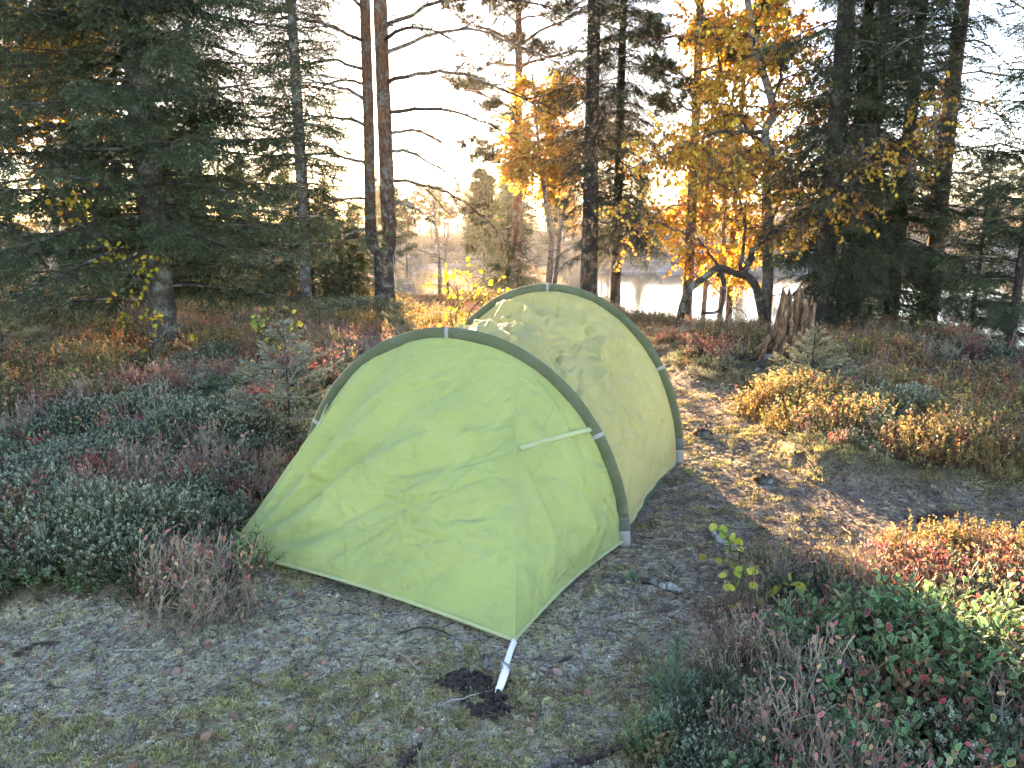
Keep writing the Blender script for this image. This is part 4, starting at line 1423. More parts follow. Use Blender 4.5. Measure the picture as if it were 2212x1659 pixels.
for i, (z, az_, ln_, st, rs) in enumerate([(3.2, -.15, 1.9, 1, .1), (4.0, .1, 3.2, 1, .25), (4.5, -.35, 3.6, 1, .3), (5.1, .2, 3.9, 1, .4), (5.6, -.1, 4.2, 1, .45), (2.7, .5, 3.0, 1, .0), (3.6, .9, 2.2, 1, .3), (5.3, -.8, 2.6, 1, .3), (6.1, .1, 4.2, 1, .4), (2.2, -.3, 1.2, 1, .1),
                                           (3.0, 3.3, 2.2, 0, .2), (3.7, 2.9, 2.8, 0, .25), (4.2, 3.5, 3.0, 0, .3), (4.8, 3.0, 3.2, 0, .3), (5.3, 3.6, 3.0, 0, .35), (2.3, 3.1, 1.5, 0, .1), (5.9, 3.2, 3.3, 0, .4), (4.5, 2.4, 2.4, 0, .3), (1.7, 3.4, 1.0, 0, .0), (6.6, .4, 3.5, 1, .4), (6.6, 2.9, 3.0, 0, .4)]):
    Sx = SR if st else SL
    p = np.array([np.interp(z, Sx[:, 2], Sx[:, j]) for j in range(3)])
    b = Buf()
    limb(b, p, np.array([math.cos(az_), math.sin(az_), .1]), ln_ * .9, .046 if st else .036, rng, .55 if st else .45, .13, 8, .34, 2, rs, tips if z > 4.3 else None, 6, 14)
    link('branch', b.mesh('branch', MATS['limb_bark' if i % 3 else 'dead_wood'], True), twin)
b = Buf(); t2 = []
for i in range(26):
    Sx = SR if i % 2 else SL
    p = Sx[int(rng.uniform(40, 59))]; k = rng.random() * 6.283
    limb(b, p, np.array([math.cos(k), math.sin(k), .2]), rng.uniform(1, 2.2), .03, rng, .25, .12, 6, .4, 1, .35, t2)
tag(link('limbs', b.mesh('limbs', MATS['orange_limb'], True), twin), kind='stuff')
foliage(twin, 'pine_far', t2, rng, 1.2, 1.9, .45, -.25)
foliage(twin, 'pine_tuft', tips, rng, .5, .9, .5, -.1, 1, .10, 'needle_tufts')

# --- middle
spruce('tall dark spruce with a straight grey trunk behind the tent top', gnd(xat(1276, 15.5), 15.5), 16, .95, 1.9, .17, 311, .36, 5, .19, 'spruce_dark', 1.1, .75, sparse=.35, dead=2.2, crown_pow=.3)
spruce('second dark spruce with drooping limbs close behind the straight grey trunk', gnd(xat(1335, 16.6), 16.6), 15, 1.15, 2.3, .12, 312, .24, 6, .13, 'spruce_dark', 1.15, .85, crown_pow=.3, dead=2.2, sparse=.05)
spruce('small slender young spruce standing before the golden birches behind the tent', gnd(xat(1118, 14.5, 560), 14.5), 1.25, .36, .12, .018, 313, .12, 5, .09, 'spruce_spray', .6, .1)
spruce('short dark spruce beside the bog, left of the golden birches', gnd(xat(1098, 21), 21.0), 3.6, 1.0, .1, .05, 314, .18, 6, .12, 'spruce_far', 1.0, .3)
pine('golden-lit pine with an open needle crown between the bog and the grey trunk', gnd(xat(1118, 20.5), 20.5), 12.5, .15, 3.5, 2.4, 315, 5, 'pine_bark', nl=40, ts=(1.1, 1.7), deadL=2.0, lim='orange_limb', keep=.85)
BX = xat(1180, 18.5, 600)
g0 = np.array(gnd(BX, 18.5))
stems_tree('birch_tree', 'group-stemmed dark birch with golden leaves behind the tent', g0, [([g0, at(1190, 540, 18.5), at(1180, 440, 18.5), at(1165, 330, 18.5), at(1150, 160, 18.5)], .085, .02), ([g0 + [.1, .1, 0], at(1205, 560, 18.6), at(1215, 470, 18.6), at(1240, 380, 18.6), at(1260, 260, 18.6)], .06, .015)], 'birch_bark', 316, [], leaf='birch_small', auto=28, autoL=1.15, auto_z=(.62, 1), ls=(.7, 1.15), keep=.6)
g0 = np.array(gnd(xat(950, 25, 600), 25.0))
stems_tree('birch_tree', 'thin nearly leafless birch standing out on the frosted bog', g0, [([g0, at(948, 540, 25), at(940, 480, 25), at(930, 410, 25)], .07, .02), ([g0 + [.3, 0, 0], at(962, 560, 25), at(968, 500, 25), at(975, 450, 25)], .045, .015)], 'birch_bark', 317, [], leaf='twig_bare', auto=20, autoL=.75, auto_z=(.25, 1), ls=(.5, .9), hang=0, keep=.45, lev=1)
pine('slim young pine at the far side of the frosted bog tree', gnd(xat(1044, 30), 30.0), 4.2, .06, 1.2, .8, 318, 3, nl=16, tuft='pine_far', ts=(1.6, 2.4), deadL=.8)

# --- right: birches
O_ = 15.2
pine('slender pine with sunlit orange bark by the lake shore behind the birches', gnd(xat(1478, O_, 690), O_), 13, .115, 5.0, 1.9, 321, 9, nl=20, deadL=1.7, lim='orange_limb', deadz=1.8)
for dx, lab, sd_ in ((1510, 'thin grey stem leaning at the shore next to the orange-barked pine', 322), (1546, 'middle one of the thin shore stems seen against the bright lake', 323), (1573, 'thin reddish pine stem at the shore right of its thin neighbours', 324)):
    if sd_ == 324:
        pine(lab, gnd(xat(dx, 15.8, 690), 15.8), 9, .075, 4.0, 1.3, sd_, 5, nl=12, tuft='pine_far', ts=(1.2, 1.8), deadL=1.0)
    else:
        g0 = np.array(gnd(xat(dx, 15.5, 690), 15.5))
        stems_tree('birch_tree', lab, g0, [([g0, g0 + [.1, 0, 2], g0 + [.05, .1, 4.5], g0 + [.3, .1, 7]], .06, .02)], 'birch_bark', sd_, [], leaf='birch_small', auto=16, autoL=1.1, auto_z=(.3, 1), keep=.35)
D = 10.7
g0 = np.array(on(1648, 712)); D = g0[1]
stems_tree('birch_tree', 'tall birch with pale trunk and orange-gold leaves right of the tent', g0,
           [([g0, z3(690, 1200, D), z3(683, 900, D), z3(690, 700, D), z3(676, 570, D), z3(716, 500, D), z3(690, 380, D), z3(648, 250, D), z3(600, 0, D), z3(580, -400, D)], .085, .03)], 'birch_bark', 331,
           [([z3(676, 575, D), z3(560, 575, D - .1), z3(450, 580, D - .2), z3(330, 630, D - .3), z3(190, 700, D - .4)], .035),
            ([z3(700, 480, D), z3(740, 340, D + .2), z3(760, 200, D + .3), z3(790, 60, D + .3)], .025),
            ([z3(690, 700, D), z3(600, 560, D + .3), z3(520, 420, D + .5), z3(470, 250, D + .6), z3(440, 80, D + .6)], .028),
            ([z3(690, 760, D), z3(780, 640, D + .4), z3(850, 500, D + .6), z3(890, 380, D + .8)], .025)],
           leaf='birch_spray', auto=20, autoL=.95, auto_z=(.22, 1), ls=(.75, 1.2), keep=.21)
g1 = np.array(on(1655, 716)); D1 = g1[1] - .25
c0 = np.array(on(1462, 712)); Dc = c0[1] - .2
stems_tree('birch_tree', 'crooked low birch arching over the heath with a long sloping limb', c0,
           [([c0, z3(330, 1290, Dc), z3(420, 1205, Dc), z3(480, 1165, Dc), z3(570, 1195, Dc), z3(620, 1120, Dc)], .055, .045),
            ([g1 + [0, -.15, -.02], z3(650, 1290, D1), z3(615, 1215, D1), z3(560, 1190, Dc)], .075, .05),
            ([z3(480, 1165, Dc), z3(500, 1250, Dc - .1), z3(480, 1350, Dc - .15), z3(400, 1365, Dc - .1)], .04, .02)], 'limb_bark', 332,
           [([z3(600, 1150, Dc), z3(650, 1060, Dc - .2), z3(760, 970, Dc - .5), z3(880, 905, Dc - .8), z3(1040, 835, Dc - 1.1)], .045),
            ([z3(960, 870, Dc - .9), z3(1080, 770, Dc - 1.2), z3(1200, 690, Dc - 1.4), z3(1330, 610, Dc - 1.6), z3(1490, 500, Dc - 1.8)], .026),
            ([z3(480, 1165, Dc), z3(400, 1060, Dc - .2), z3(300, 1000, Dc - .4), z3(180, 960, Dc - .6), z3(60, 950, Dc - .8)], .020, .22),
            ([z3(570, 1190, Dc), z3(590, 1000, Dc), z3(560, 850, Dc - .2), z3(480, 720, Dc - .3)], .028),
            ([z3(700, 1010, Dc - .3), z3(740, 880, Dc - .2), z3(800, 780, Dc - .2), z3(830, 690, Dc - .2)], .022)],
           leaf='birch_spray', auto=0, autoL=.7, auto_z=(.4, 1), ls=(.65, 1.05), keep=.18, bare='twig_bare')

# --- right: spruces
for i, (dx, dy, H_, r_, R_, lab, D_) in enumerate([(1768, 735, 14, .135, .75, 'thick dark spruce trunk behind the rotten stump, first of the right-hand group', 9.8), (1812, 748, 12, .075, .6, 'thin dark spruce second from the rotten stump', 10.1),
                                                   (1843, 748, 13, .095, .85, 'dense dark spruce third from the rotten stump', 9.9), (1915, 750, 13, .11, 1.15, 'broad spruce with low branches sweeping to the heath beside the lake', 10.5)]):
    spruce(lab, gnd(xat(dx, D_, dy), D_), H_, R_, (.9, .9, .45, .15)[i], r_, 341 + i, .23, 6, .14, 'spruce_dark', 1.0, .75, sparse=(.45, .4, .2, .1)[i], crown_pow=.35, dead=(.9, .6, .2, 0)[i])
pine('tall brown-trunked pine at the waterside right of the dark spruces', gnd(xat(2001, 10.9, 714), 10.9), 14, .13, 6.0, 2.3, 346, 22, nl=20, deadL=2.3, lim='limb_bark', deadz=1.9, dside=8)
spruce('slim spruce with sunlit yellow-green twigs at the right picture edge', gnd(xat(2176, 8.5, 788), 8.5), 6.0, .95, .55, .05, 347, .24, 5, .13, 'spruce_spray', .85, .25, sparse=.1)
spruce('thin short spruce on the bank before the lake, right of the brown pine', gnd(xat(2090, 9.2, 773), 9.2), 3.2, .75, .5, .035, 348, .2, 5, .12, 'spruce_spray', .8, .25)
spruce('spruce partly outside the right picture edge above the lake', gnd(8.4, 10.2), 9, 1.2, .3, .09, 349, .28, 6, .15, 'spruce_far', 1.2, .4)

# ------------------------------------------------------------------ far forest
FAR = []
rng = np.random.default_rng(909)
fp = [pine('distant pine in the hazy golden forest edge beyond the bog', (0, 0, 0), 8.5, .10, 2.6, 1.5, 401 + i, 2, nl=15, tuft='pine_far', ts=(2.6, 4.2), deadL=1.0, lev=1, group='far pines beyond the bog', name='distant_pine') for i in range(3)]
fs_ = [spruce('distant spruce in the hazy golden forest edge beyond the bog', (0, 0, 0), 9.0, 1.5, .3, .10, 411 + i, .55, 5, .36, 'spruce_far', 2.3, .35, group='far spruces beyond the bog', name='distant_spruce') for i in range(2)]
fb = [stems_tree('distant_birch', 'distant yellow birch in the forest edge beyond the bog', (0, 0, 0), [([(0, 0, 0), (.1, 0, 2), (0, .1, 4), (.2, 0, 6)], .07, .02)], 'birch_bark', 421, [], leaf='birch_small', auto=14, autoL=1.4, auto_z=(.25, 1), lev=1, ls=(1.6, 2.4), group='far birches beyond the bog', keep=.9)]
first = set()
spots = []
tries = 0
while len(spots) < 165 and tries < 14000:
    tries += 1
    a = math.radians(rng.uniform(-42, 40)); r = rng.uniform(42, 120)
    if len(spots) >= 112: a = math.radians(rng.uniform(-24, 4)); r = rng.uniform(46, 95)
    x, y = r * math.sin(a), r * math.cos(a)
    if y < 44 + (8 if x > 4 else 0) or hz(x, y) < WATER_Z + .2: continue
    dens_ = fbm(np.array([x * .06]), np.array([y * .06]), 99, 2)[0]
    if rng.random() > sstep(.25, .6, dens_) * .8 + .2: continue
    if any((x - p) ** 2 + (y - q) ** 2 < 5 for p, q in spots): continue
    spots.append((x, y))
for i, (x, y) in enumerate(spots):
    u = rng.random()
    src = fp[i % 3] if u < .52 else (fs_[i % 2] if u < .84 else fb[0])
    if src.name not in first:
        first.add(src.name); o = src
    else:
        o = copy_tree(src)
    o.location = (x, y, hz(x, y) - .05)
    sc = rng.uniform(.55, 1.05) * (1 if y > 60 else .75) * (1.0 if abs(x + y * .17) > 5 else .8)
    lim_ = .056 if -9 < x + .17 * y < 13 else .10
    sc = min(sc, (1.5 + y * lim_ * rng.uniform(.7, 1.0) - hz(x, y)) / 8.8)
    o.scale = (sc, sc, sc); o.rotation_euler = (0, 0, rng.random() * 6.283)
for src in fp + fs_ + fb:
    if src.name not in first:
        src.location = (-30, 90, hz(-30, 90))
for i, (x, y, s_) in enumerate([(-7.5, 31, .42), (-4.6, 34, .36), (-10.5, 36, .5), (-1.2, 38, .40), (-6.2, 41, .45), (-13.5, 40, .6), (.5, 43, .5)]):
    o = copy_tree(fp[i % 3]); o.location = (x, y, hz(x, y) - .05); o.scale = (s_, s_, s_ * 1.1); o.rotation_euler = (0, 0, i * 1.3)
    o['label'] = 'stunted little pine growing out on the frosted bog'; o['group'] = 'stunted pines on the bog'; o.name = 'bog_pine'

# ------------------------------------------------------------------ saplings and seedlings
def spruce_sapling(label, base, H, R, seed, c0, c1, tip, levels=7, nb=5, nl=.014, nw=.0042, lift=.35, bl=0.0):
    """young spruce: whorls of bottle-brush shoots"""
    rng = np.random.default_rng(seed)
    root = empty('spruce_sapling', base, label, 'sapling')
    P = cat([[0, 0, -.03], [rng.normal() * .012, rng.normal() * .012, H * .5], [rng.normal() * .015, 0, H]], 12)
    b = Buf(); b.add(*tube(P, np.linspace(.010, .003, 12) * max(1, H * 1.2), 6)); link('trunk', b.mesh('trunk', MATS['limb_bark'], True), root)
    b = Buf(); c0 = np.array(c0); c1 = np.array(c1); tip = np.array(tip)

    def sh(p, q, sag=.0):
        l = np.linalg.norm(q - p); Q = cat([p, (p + q) / 2 - Zv * sag * l, q], 5)
        k = rng.uniform(.75, 1.2)
        shoot(b, Q, int(950 * l) + 8, nl, nw, c0 * k, c1 * k, rng, .8, .0028, (.14, .10, .06))
        T = unit(Q[-1] - Q[-2]); n = 14
        blades(b, np.tile(q, (n, 1)) - T * rng.random((n, 1)) * .02, T + rng.normal(size=(n, 3)) * .55, nl, nw, c1 * k, tip * k, rng)
        return Q
    k0 = rng.random() * 6
    for i in range(levels):
        f = i / (levels - 1); z = H * (.10 + .80 * f ** .9); pc = interp_path(P, z)
        Lb = R * (1 - .86 * f)
        for j in range(nb if f < .9 else 4):
            k0 += 6.283 / nb * rng.uniform(.75, 1.25)
            d = unit(np.array([math.cos(k0), math.sin(k0), lift + .5 * f + rng.normal() * .08]))
            q = pc + d * Lb * rng.uniform(.75, 1.15)
            Q = sh(pc + d * .02, q, .06)
            sd_ = unit(np.cross(d, Zv))
            for m_ in range(int(Lb / .075)):
                g_ = .3 + .6 * (m_ + .5) / max(1, int(Lb / .075)); pp = pc + (q - pc) * g_ - Zv * .06 * Lb * .8
                for s_ in (-1, 1):
                    if rng.random() < .12: continue
                    sh(pp, pp + unit(d * .8 + sd_ * s_ * .8 + Zv * rng.normal() * .15) * Lb * (.52 - .32 * g_) * rng.uniform(.7, 1.2))
        k0 += .6
    sh(P[-3], P[-1])
    tag(link('crown', b.mesh('crown', MATS['needle']), root), kind='stuff')
    return root


YEL = ((.20, .21, .10), (.38, .38, .21), (.50, .50, .36)); GRY = ((.15, .19, .13), (.36, .40, .30), (.56, .58, .50))
g = gp(1752, 862)
spruce_sapling('little frosted yellow-green spruce sapling on the sunny heath before the stump', (g[0], g[1], hz(g[0], g[1]) + .02), .56, .38, 501, *YEL)
g = gp(630, 985)
spruce_sapling('bushy grey-frosted spruce sapling left of the tent hoop', (g[0], g[1], hz(g[0], g[1]) + .02), .85, .56, 502, *GRY, levels=8, lift=.2)
g = gp(15, 800)
spruce_sapling('pale young spruce at the left picture edge beside the large frosted spruce', gnd(g[0], g[1]), 1.0, .5, 503, *YEL, levels=8)
spruce_sapling('tiny pale spruce sapling behind the tent beside the yellow aspen', gnd(-1.35, 9.5), .75, .36, 504, *YEL)
spruce_sapling('tiny spruce sapling poking from the heath left of the forked pine base', gnd(-2.6, 10.3), .7, .40, 505, *GRY)


def seedling(label, base, h, seed, c=(.10, .17, .10), nl=.045, name='pine_seedling'):
    rng = np.random.default_rng(seed)
    root = empty(name, base, label, 'seedling')
    P = cat([[0, 0, -.01], [rng.normal() * .01, 0, h * .5], [rng.normal() * .015, rng.normal() * .01, h]], 8)
    b = Buf(); b.add(*tube(P, np.linspace(.004, .002, 8), 5), (.10, .075, .05)); link('stem', b.mesh('stem', MATS['litter']), root)
    b = Buf()
    shoot(b, P[3:], 260, nl, .0026, np.array(c) * .6, np.array(c) * 1.4 + .04, rng, .8, 0)
    for k in range(5):
        a = k * 1.3 + rng.random(); q = P[2] + np.array([math.cos(a), math.sin(a), .35]) * h * .38
        Q = cat([P[2], (P[2] + q) / 2 - [0, 0, .01], q], 5)
        shoot(b, Q, 110, nl * .9, .0026, np.array(c) * .6, np.array(c) * 1.4 + .04, rng, .8, .002, (.10, .075, .05))
    tag(link('needles', b.mesh('needles', MATS['needle']), root), kind='stuff')
    return root


seedling('blue-green pine seedling by the bottom edge beside the lingonberry patch', gnd(*gp(1462, 1545)[:2]), .26, 511, nl=.04)
seedling('small pine seedling on the bare moss among roots right of the tent', gnd(*gp(1368, 1262)[:2]), .07, 512, nl=.022)
seedling('small green pine seedling in the frosted heath at far left of the tent', gnd(*gp(375, 995)[:2]), .16, 513, nl=.035)
seedling('pale pine seedling poking from the crowberry bush in the left foreground', gnd(*gp(108, 1290)[:2]), .26, 514, (.15, .20, .13), .035)
seedling('low spreading pine seedling at the bottom edge next to the blue-green one', gnd(*gp(1440, 1625)[:2]), .12, 515, nl=.045)


def aspen(label, base, stems, kind, seed, ls, limbs=6, Ln=.25, z=(.45, 1.0), name='aspen_sapling', n=None):
    rng = np.random.default_rng(seed); base = np.asarray(base, float)
    root = empty(name, tuple(base), label, 'sapling')
    tips = []
    for i, pts in enumerate(stems):
        P = cat(np.asarray(pts, float) - base, 16)
        b = Buf(); b.add(*tube(P, np.linspace(.008, .003, 16), 6))
        for k in range(limbs):
            p = P[int(rng.uniform(*z) * 15)]
            limb(b, p, unit(rng.normal(size=3) + [0, 0, .3]), Ln * rng.uniform(.6, 1.2), .004, rng, .1, .15, 2, .5, 1, .1, tips, 4, 6)
        tips.append((P[-1], unit(P[-1] - P[-2]), 0))
        link('stem', b.mesh('stem', MATS['limb_bark'], True), root)
    idx = rng.permutation(len(tips))[:n] if n else range(len(tips))
    foliage(root, kind, [tips[i] for i in idx], rng, *ls, .6, 0.0, name='leaves')
    return root


Dq = 7.5
g0 = np.array(gnd(-.42, Dq))
aspen('bright yellow aspen sapling peeping over the tent between its hoops', g0, [[g0, at(985, 700, Dq), at(1000, 650, Dq), at(1040, 610, Dq)], [g0, at(1010, 690, Dq), at(1050, 640, Dq), at(1075, 625, Dq)], [g0, at(975, 690, Dq), at(985, 650, Dq), at(995, 635, Dq)]], 'aspen_yellow', 521, (.8, 1.15), 5, .22, (.6, 1), n=34)
Dq = 6.2
g0 = np.array(gnd(*gp(560, 860)[:2])); Dq = g0[1]
aspen('thin aspen seedling with green-yellow leaves above the bushy spruce sapling', g0, [[g0, at(556, 800, Dq), at(562, 735, Dq), at(600, 728, Dq - .05), at(670, 735, Dq - .1)]], 'aspen_green', 522, (.8, 1.0), 5, .10, (.65, 1), n=9)
Dq = 7.3
g0 = np.array(gnd(-3.5, Dq))
aspen('yellow-leaved aspen sapling growing through the branches of the large frosted spruce', g0, [[g0, at(330, 700, Dq), at(290, 600, Dq), at(200, 500, Dq - .1), at(90, 445, Dq - .2)], [g0, at(320, 740, Dq), at(300, 700, Dq), at(285, 690, Dq)], [g0, at(345, 740, Dq), at(370, 700, Dq), at(395, 705, Dq)], [g0, at(330, 680, Dq), at(290, 580, Dq), at(270, 545, Dq)]], 'aspen_yellow', 523, (.8, 1.2), 6, .2, (.7, 1), n=34)
g0 = np.array(gnd(*gp(1690, 1330)[:2])); Dq = g0[1]
aspen('leaning aspen seedling with round frost-edged leaves over the lingonberry patch', g0, [[g0, at(1672, 1270, Dq), at(1645, 1225, Dq), at(1605, 1195, Dq), at(1580, 1190, Dq)], [g0, at(1685, 1290, Dq), at(1690, 1255, Dq), at(1650, 1232, Dq)]], 'aspen_green', 524, (.62, .85), 3, .05, (.45, 1), n=12)
g0 = np.array(gnd(*gp(508, 1290)[:2])); Dq = g0[1]

# ------------------------------------------------------------------ shrubs that stand out on their own


def bush(name, kind, label, cat_, dx, dy, rx, ry, h, n, s0, s1, seed, dz=0.0):
    rng = np.random.default_rng(seed)
    c = gp(dx, dy)
    a = rng.random(n) * 6.283; r = np.sqrt(rng.random(n))
    x = c[0] + rx * r * np.cos(a); y = c[1] + ry * r * np.sin(a)
    ok = clear_of_tent(x, y, .04); x, y, r, a = x[ok], y[ok], r[ok], a[ok]
    z = height(x, y) + h * (1 - r ** 2.2) * (.75 + .5 * fbm(x * 5, y * 5, seed, 2)) * rng.uniform(.6, 1.0, len(x)) - .02
    E_ = np.stack([-np.sin(a) * r * .6 + rng.normal(0, .15, len(x)), np.cos(a) * r * .6 + rng.normal(0, .15, len(x)), rng.random(len(x)) * 6.283], -1)
    E_[:, :2] *= np.array([1, 1])
    base = np.array([c[0], c[1], hz(c[0], c[1])])
    o = scatter(name, kind, np.stack([x, y, z], -1) - base, E_, rng.uniform(s0, s1, len(x)), None, rng)
    o.location = tuple(base)
    return tag(o, label, cat_)


bush('crowberry_shrub', 'crowberry', 'dense blue-green crowberry bush in the left foreground', 'shrub', 250, 1235, .42, .32, .20, 110, .9, 1.3, 601)
bush('crowberry_shrub', 'crowberry', 'frosted crowberry mound left of the tent at mid-height', 'shrub', 470, 985, .62, .40, .18, 130, .9, 1.3, 602)
bush('bilberry_shrub', 'bilberry', 'twiggy pinkish bilberry tuft touching the left tent corner', 'shrub', 425, 1335, .22, .16, .06, 34, .85, 1.15, 603)
bush('crowberry_shrub', 'crowberry', 'dark crowberry bush on the right bank beyond the path', 'shrub', 1930, 940, .42, .30, .16, 80, .9, 1.3, 604)
bush('lingonberry_shrub', 'lingonberry', 'broad-leaved dark green lingonberry clump in the bottom right corner', 'shrub', 2010, 1500, .42, .28, .13, 130, 1.1, 1.5, 605)
bush('bilberry_shrub', 'red_bilberry', 'bright red bilberry sprig lit by the sun at the right picture edge', 'shrub', 2205, 1320, .10, .07, .03, 9, .9, 1.1, 606)
bush('bilberry_shrub', 'red_bilberry', 'orange-red sunlit bilberry sprig beside the path before the right edge', 'shrub', 2000, 1315, .13, .08, .03, 10, .8, 1.1, 607)
bush('lingonberry_shrub', 'lingonberry', 'lingonberry sprig reaching up against the left tent corner', 'shrub', 512, 1262, .06, .05, .03, 7, .9, 1.2, 608)
bush('juniper_shrub', 'crowberry', 'low dark evergreen bush at the foot of the forked pine', 'shrub', 785, 668, 1.0, .7, .22, 110, 1.3, 1.9, 609)
bush('bilberry_shrub', 'heather', 'yellow sunlit bilberry clump under the little spruce sapling', 'shrub', 1745, 905, .5, .32, .10, 80, .9, 1.2, 610)

# ------------------------------------------------------------------ rotten stump
m, nt, bs, out = new_mat('rotten_wood')
tc = N(nt, 'ShaderNodeTexCoord'); mp = N(nt, 'ShaderNodeMapping', inp={'Scale': (26, 26, 3)}); L(nt, tc.outputs['Object'], mp.inputs[0])
n1 = noise(nt, mp.outputs[0], 1.2, 6, .7); n2 = noise(nt, tc.outputs['Object'], 5, 4, .6)
c = ramp(nt, n1, [(.38, (.02, .013, .009)), (.5, (.15, .08, .038)), (.62, (.40, .24, .12))])
c = mixc(nt, ramp(nt, n2, [(.45, 0.0), (.7, .7)]), c, (.09, .06, .045))
L(nt, c, bs.inputs['Base Color']); bs.inputs['Roughness'].default_value = .95
bump(nt, n1, 1.0, .03, bs.inputs['Normal'])
g = gp(1696, 800); SB = np.array(gnd(g[0], g[1]))
stump = empty('tree_stump', tuple(SB), 'jagged rotten orange-brown stump before the dark spruces', 'stump')
rng = np.random.default_rng(61)
k = 54; nz_ = 16
an = np.linspace(0, 2 * math.pi, k, endpoint=False)
blk = vn(an * 2.6, an * 0 + 3, 71)
top = .40 + .42 * blk + .20 * np.cos(an - .6) + rng.uniform(-.07, .09, k)
rdg = (vn(an * 7, an * 0, 72) - .5) * .55 + (rng.random(k) - .5) * .30
rings = []
for i in range(nz_):
    f = i / (nz_ - 1)
    rad = .20 * (1.15 - .45 * f ** .8 + .35 * np.exp(-f * 6)) * (1 + rdg * (.6 + .6 * f)) * (1 + .16 * (vn(an * 4, an * 0 + f * 4, 73) - .5))
    rings.append(np.stack([np.cos(an) * rad + .07 * f, np.sin(an) * rad, top * f - .05], -1))
for i in range(nz_ - 1, -1, -3):
    f = i / (nz_ - 1)
    rad = .20 * (1.15 - .45 * f ** .8) * .6 * (1 + rdg * .5)
    rings.append(np.stack([np.cos(an) * rad + .07 * f, np.sin(an) * rad, top * f * .88 - .05], -1))
R_ = np.array(rings); nr = len(R_)
i = np.arange(nr - 1)[:, None]; j = np.arange(k)[None, :]
F = np.stack([i * k + j, i * k + (j + 1) % k, (i + 1) * k + (j + 1) % k, (i + 1) * k + j], -1).reshape(-1, 4)
b = Buf(); b.add(R_.reshape(-1, 3), F); link('trunk', b.mesh('trunk', MATS['rotten_wood']), stump)
for q in range(9):
    a = rng.uniform(2.2, 5.2); b = Buf(); d = np.array([math.cos(a), math.sin(a), 0])
    p0 = d * rng.uniform(.22, .45) + [-.10, 0, -.04]; p1 = d * rng.uniform(.04, .15) + [-.03 + rng.normal() * .05, 0, rng.uniform(.22, .5)]
    P = cat([p0, (p0 + p1) / 2 + rng.normal(size=3) * .03, p1], 8)
    b.add(*ribbon(P, d + rng.normal(size=3) * .3, rng.uniform(.03, .07), rng.uniform(.006, .014)))
    link('bark_slab', b.mesh('bark_slab', MATS['rotten_wood']), stump)
for q in range(7):
    a = rng.uniform(2.0, 5.6); d = np.array([math.cos(a), math.sin(a), 0]); ln = rng.uniform(.35, .75)
    P = cat([d * .10 + [0, 0, .10], d * ln * .5 + [rng.normal() * .05, 0, .10], d * ln + [rng.normal() * .06, rng.normal() * .05, -.03]], 10)
    b = Buf(); b.add(*tube(P, np.linspace(.04, .012, 10), 7)); link('root', b.mesh('root', MATS['limb_bark'], True), stump)

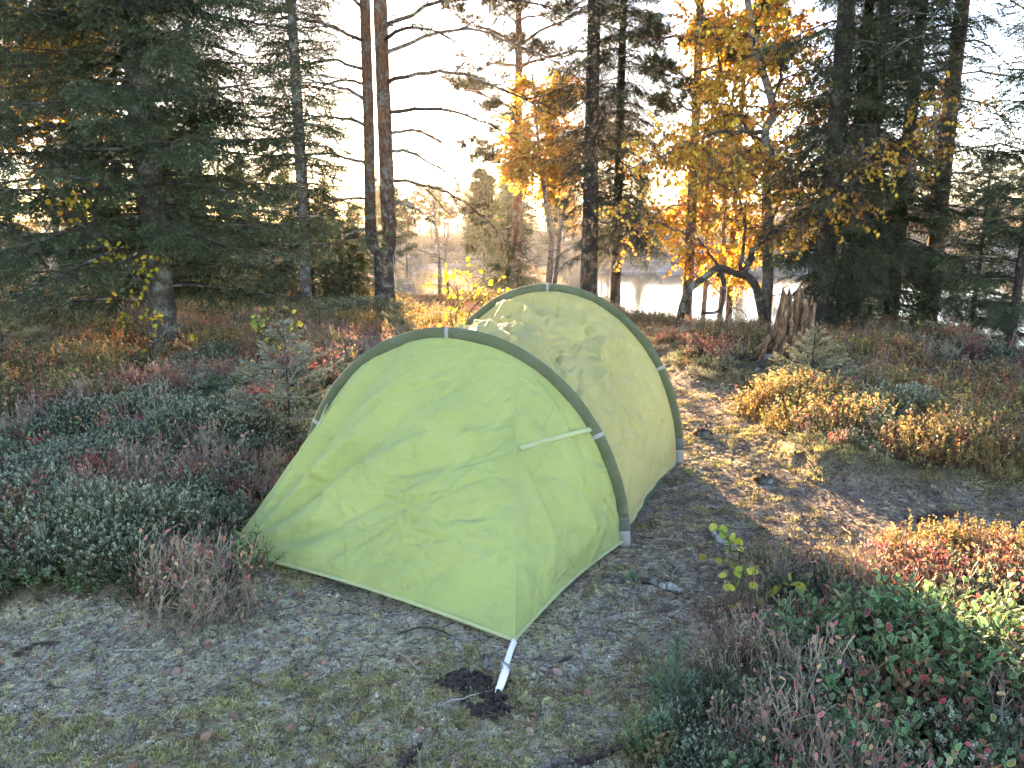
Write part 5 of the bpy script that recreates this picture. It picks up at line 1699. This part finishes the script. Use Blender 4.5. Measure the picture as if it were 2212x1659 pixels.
# ------------------------------------------------------------------ sticks, roots and soil on the clearing
for pts, r_, lab, nm, mt, lift in [
        ([(1535, 1148), (1552, 1172), (1580, 1182), (1603, 1198)], .016, 'short bleached stick lying on the path right of the tent', 'fallen_stick', 'dead_wood', .012),
        ([(1300, 1256), (1340, 1262), (1385, 1258), (1430, 1272), (1478, 1292)], .013, 'dark exposed root crossing the moss right of the tent', 'exposed_root', 'limb_bark', .006),
        ([(1430, 1274), (1450, 1278), (1470, 1288)], .020, 'grey weathered knuckle of wood on the exposed root', 'wood_knuckle', 'dead_wood', .012),
        ([(1165, 1424), (1200, 1433), (1225, 1428), (1242, 1417)], .007, 'curved brown stick right of the white tent strap', 'fallen_stick', 'limb_bark', .006),
        ([(868, 1656), (885, 1636), (908, 1612)], .013, 'dark stick at the bottom edge left of centre', 'fallen_stick', 'limb_bark', .01),
        ([(1240, 1655), (1290, 1642), (1345, 1630)], .013, 'dark crooked stick at the bottom edge right of centre', 'fallen_stick', 'limb_bark', .01),
        ([(1175, 1680), (1200, 1655), (1250, 1650)], .010, 'pale stick cut off by the bottom picture edge', 'fallen_stick', 'dead_wood', .01),
        ([(860, 1378), (905, 1368), (950, 1371), (985, 1385), (1040, 1392)], .004, 'thin wiry root under the front hem of the tent', 'exposed_root', 'limb_bark', .02),
        ([(985, 1385), (990, 1400), (1000, 1412), (1000, 1425)], .003, 'pale root hair curling below the front hem', 'exposed_root', 'dead_wood', .01),
        ([(276, 1612), (283, 1590), (287, 1565)], .006, 'small bleached twig standing out in the left foreground', 'fallen_stick', 'dead_wood', .012),
        ([(1985, 1132), (2030, 1122), (2075, 1118)], .022, 'dark rotten log piece on the far path at the right', 'log_piece', 'limb_bark', .012),
        ([(1690, 1333), (1740, 1328), (1795, 1322)], .006, 'thin straight stick where the path meets the lingonberry', 'fallen_stick', 'dead_wood', .008),
        ([(1720, 1135), (1745, 1155), (1752, 1185)], .005, 'bent pale twig in the middle of the path', 'fallen_stick', 'dead_wood', .008),
        ([(1048, 1425), (1052, 1440), (1050, 1452)], .009, 'stubby brown cone-like twig left of the white strap', 'fallen_stick', 'limb_bark', .008),
        ([(30, 1420), (75, 1395), (130, 1385)], .010, 'dark half-buried stick at the left picture edge', 'fallen_stick', 'limb_bark', .004),
        ([(1500, 1012), (1520, 1022), (1545, 1020)], .007, 'forked twig on the path beside the rear tent hoop', 'fallen_stick', 'dead_wood', .006)]:
    Q = np.array([gp(*p) for p in pts]); Q[:, 2] = height(Q[:, 0], Q[:, 1]) + lift
    rng = np.random.default_rng(int(pts[0][0]))
    P = cat(Q, 24); P += rng.normal(size=P.shape) * r_ * .18
    rr_ = r_ * np.linspace(1.1, .6, 24) * (1 + .35 * (vn(np.arange(24) * .6, np.zeros(24), int(pts[0][0])) - .5))
    b = Buf(); b.add(*tube(P - P[0], rr_, 8))
    me = b.mesh(nm, MATS[mt], True)
    o = link(nm, me); o.location = tuple(P[0]); tag(o, lab, 'stick' if 'stick' in nm else 'root' if 'root' in nm else 'wood')


def lump(b, rng, c=(.035, .026, .021), r=.016, n=9):
    a = np.linspace(0, 2 * math.pi, n, endpoint=False)
    rings = [np.stack([np.cos(a) * q, np.sin(a) * q, 0 * a + z], -1) for q, z in ((.7, -.4), (1, 0), (.75, .5), (.25, .75))]
    V = np.concatenate(rings) * r * rng.uniform(.6, 1.3, (4 * n, 1))
    i = np.arange(3)[:, None]; j = np.arange(n)[None, :]
    F = np.stack([i * n + j, i * n + (j + 1) % n, (i + 1) * n + (j + 1) % n, (i + 1) * n + j], -1).reshape(-1, 4)
    b.add(V, [F, np.array([[3 * n + t for t in range(n)]])], np.array(c) * rng.uniform(.5, 1.5, (4 * n, 1)))


proto('soil', lump, 5, 'litter', 70)
rng = np.random.default_rng(71)
P = []
for dx, dy, sd_, n in ((995, 1466, .018, 70), (1030, 1480, .022, 60), (1058, 1535, .022, 90), (1066, 1508, .014, 40), (970, 1475, .02, 20)):
    c = gp(dx, dy); q = rng.normal(size=(n, 2)) * sd_ * [1.5, 1.2] + c[:2]; P.append(q)
P = np.concatenate(P)
o = scatter('loose_soil', 'soil', np.stack([P[:, 0], P[:, 1], height(P[:, 0], P[:, 1]) + rng.uniform(0, .014, len(P))], -1), spin(len(P), rng, .5), rng.uniform(.25, 1.0, len(P)))
tag(o, 'dark dug-up soil crumbs around the buried strap end', 'soil', kind='stuff')
for dx, dy, lab, s_ in ((1518, 942, 'small dark stone-like root knob on the path behind the tent', 2.6), (1655, 1042, 'brown rotten root knob in the middle of the path', 2.4)):
    b = Buf(); lump(b, np.random.default_rng(dx), (.09, .07, .055), .022, 14)
    p = gp(dx, dy); o = link('root_knob', b.mesh('root_knob', MATS['limb_bark'], True)); o.location = (p[0], p[1], hz(p[0], p[1]) + .01); o.scale = (s_ * 1.3, s_, s_ * .8)
    tag(o, lab, 'root')

# ------------------------------------------------------------------ haze
m = bpy.data.materials.new('haze'); m.use_nodes = True
nt = m.node_tree; nt.nodes.remove(nt.nodes['Principled BSDF'])
pv = nt.nodes.new('ShaderNodeVolumePrincipled')
pv.inputs['Color'].default_value = (1.0, 0.97, 0.92, 1)
pv.inputs['Density'].default_value = HAZE
pv.inputs['Anisotropy'].default_value = HAZE_G
nt.links.new(pv.outputs[0], nt.nodes['Material Output'].inputs['Volume'])
b = Buf()
x0, x1, y0, y1, z0, z1 = -262, 262, -262, 262, -4.0, 22.0
b.add([(x0, y0, z0), (x1, y0, z0), (x1, y1, z0), (x0, y1, z0), (x0, y0, z1), (x1, y0, z1), (x1, y1, z1), (x0, y1, z1)],
      np.array([[0, 3, 2, 1], [4, 5, 6, 7], [0, 1, 5, 4], [1, 2, 6, 5], [2, 3, 7, 6], [3, 0, 4, 7]]))
if HAZE > 0:
    hz_o = link('haze', b.mesh('haze', m)); tag(hz_o, 'pale golden morning haze in the air', 'haze', kind='stuff')
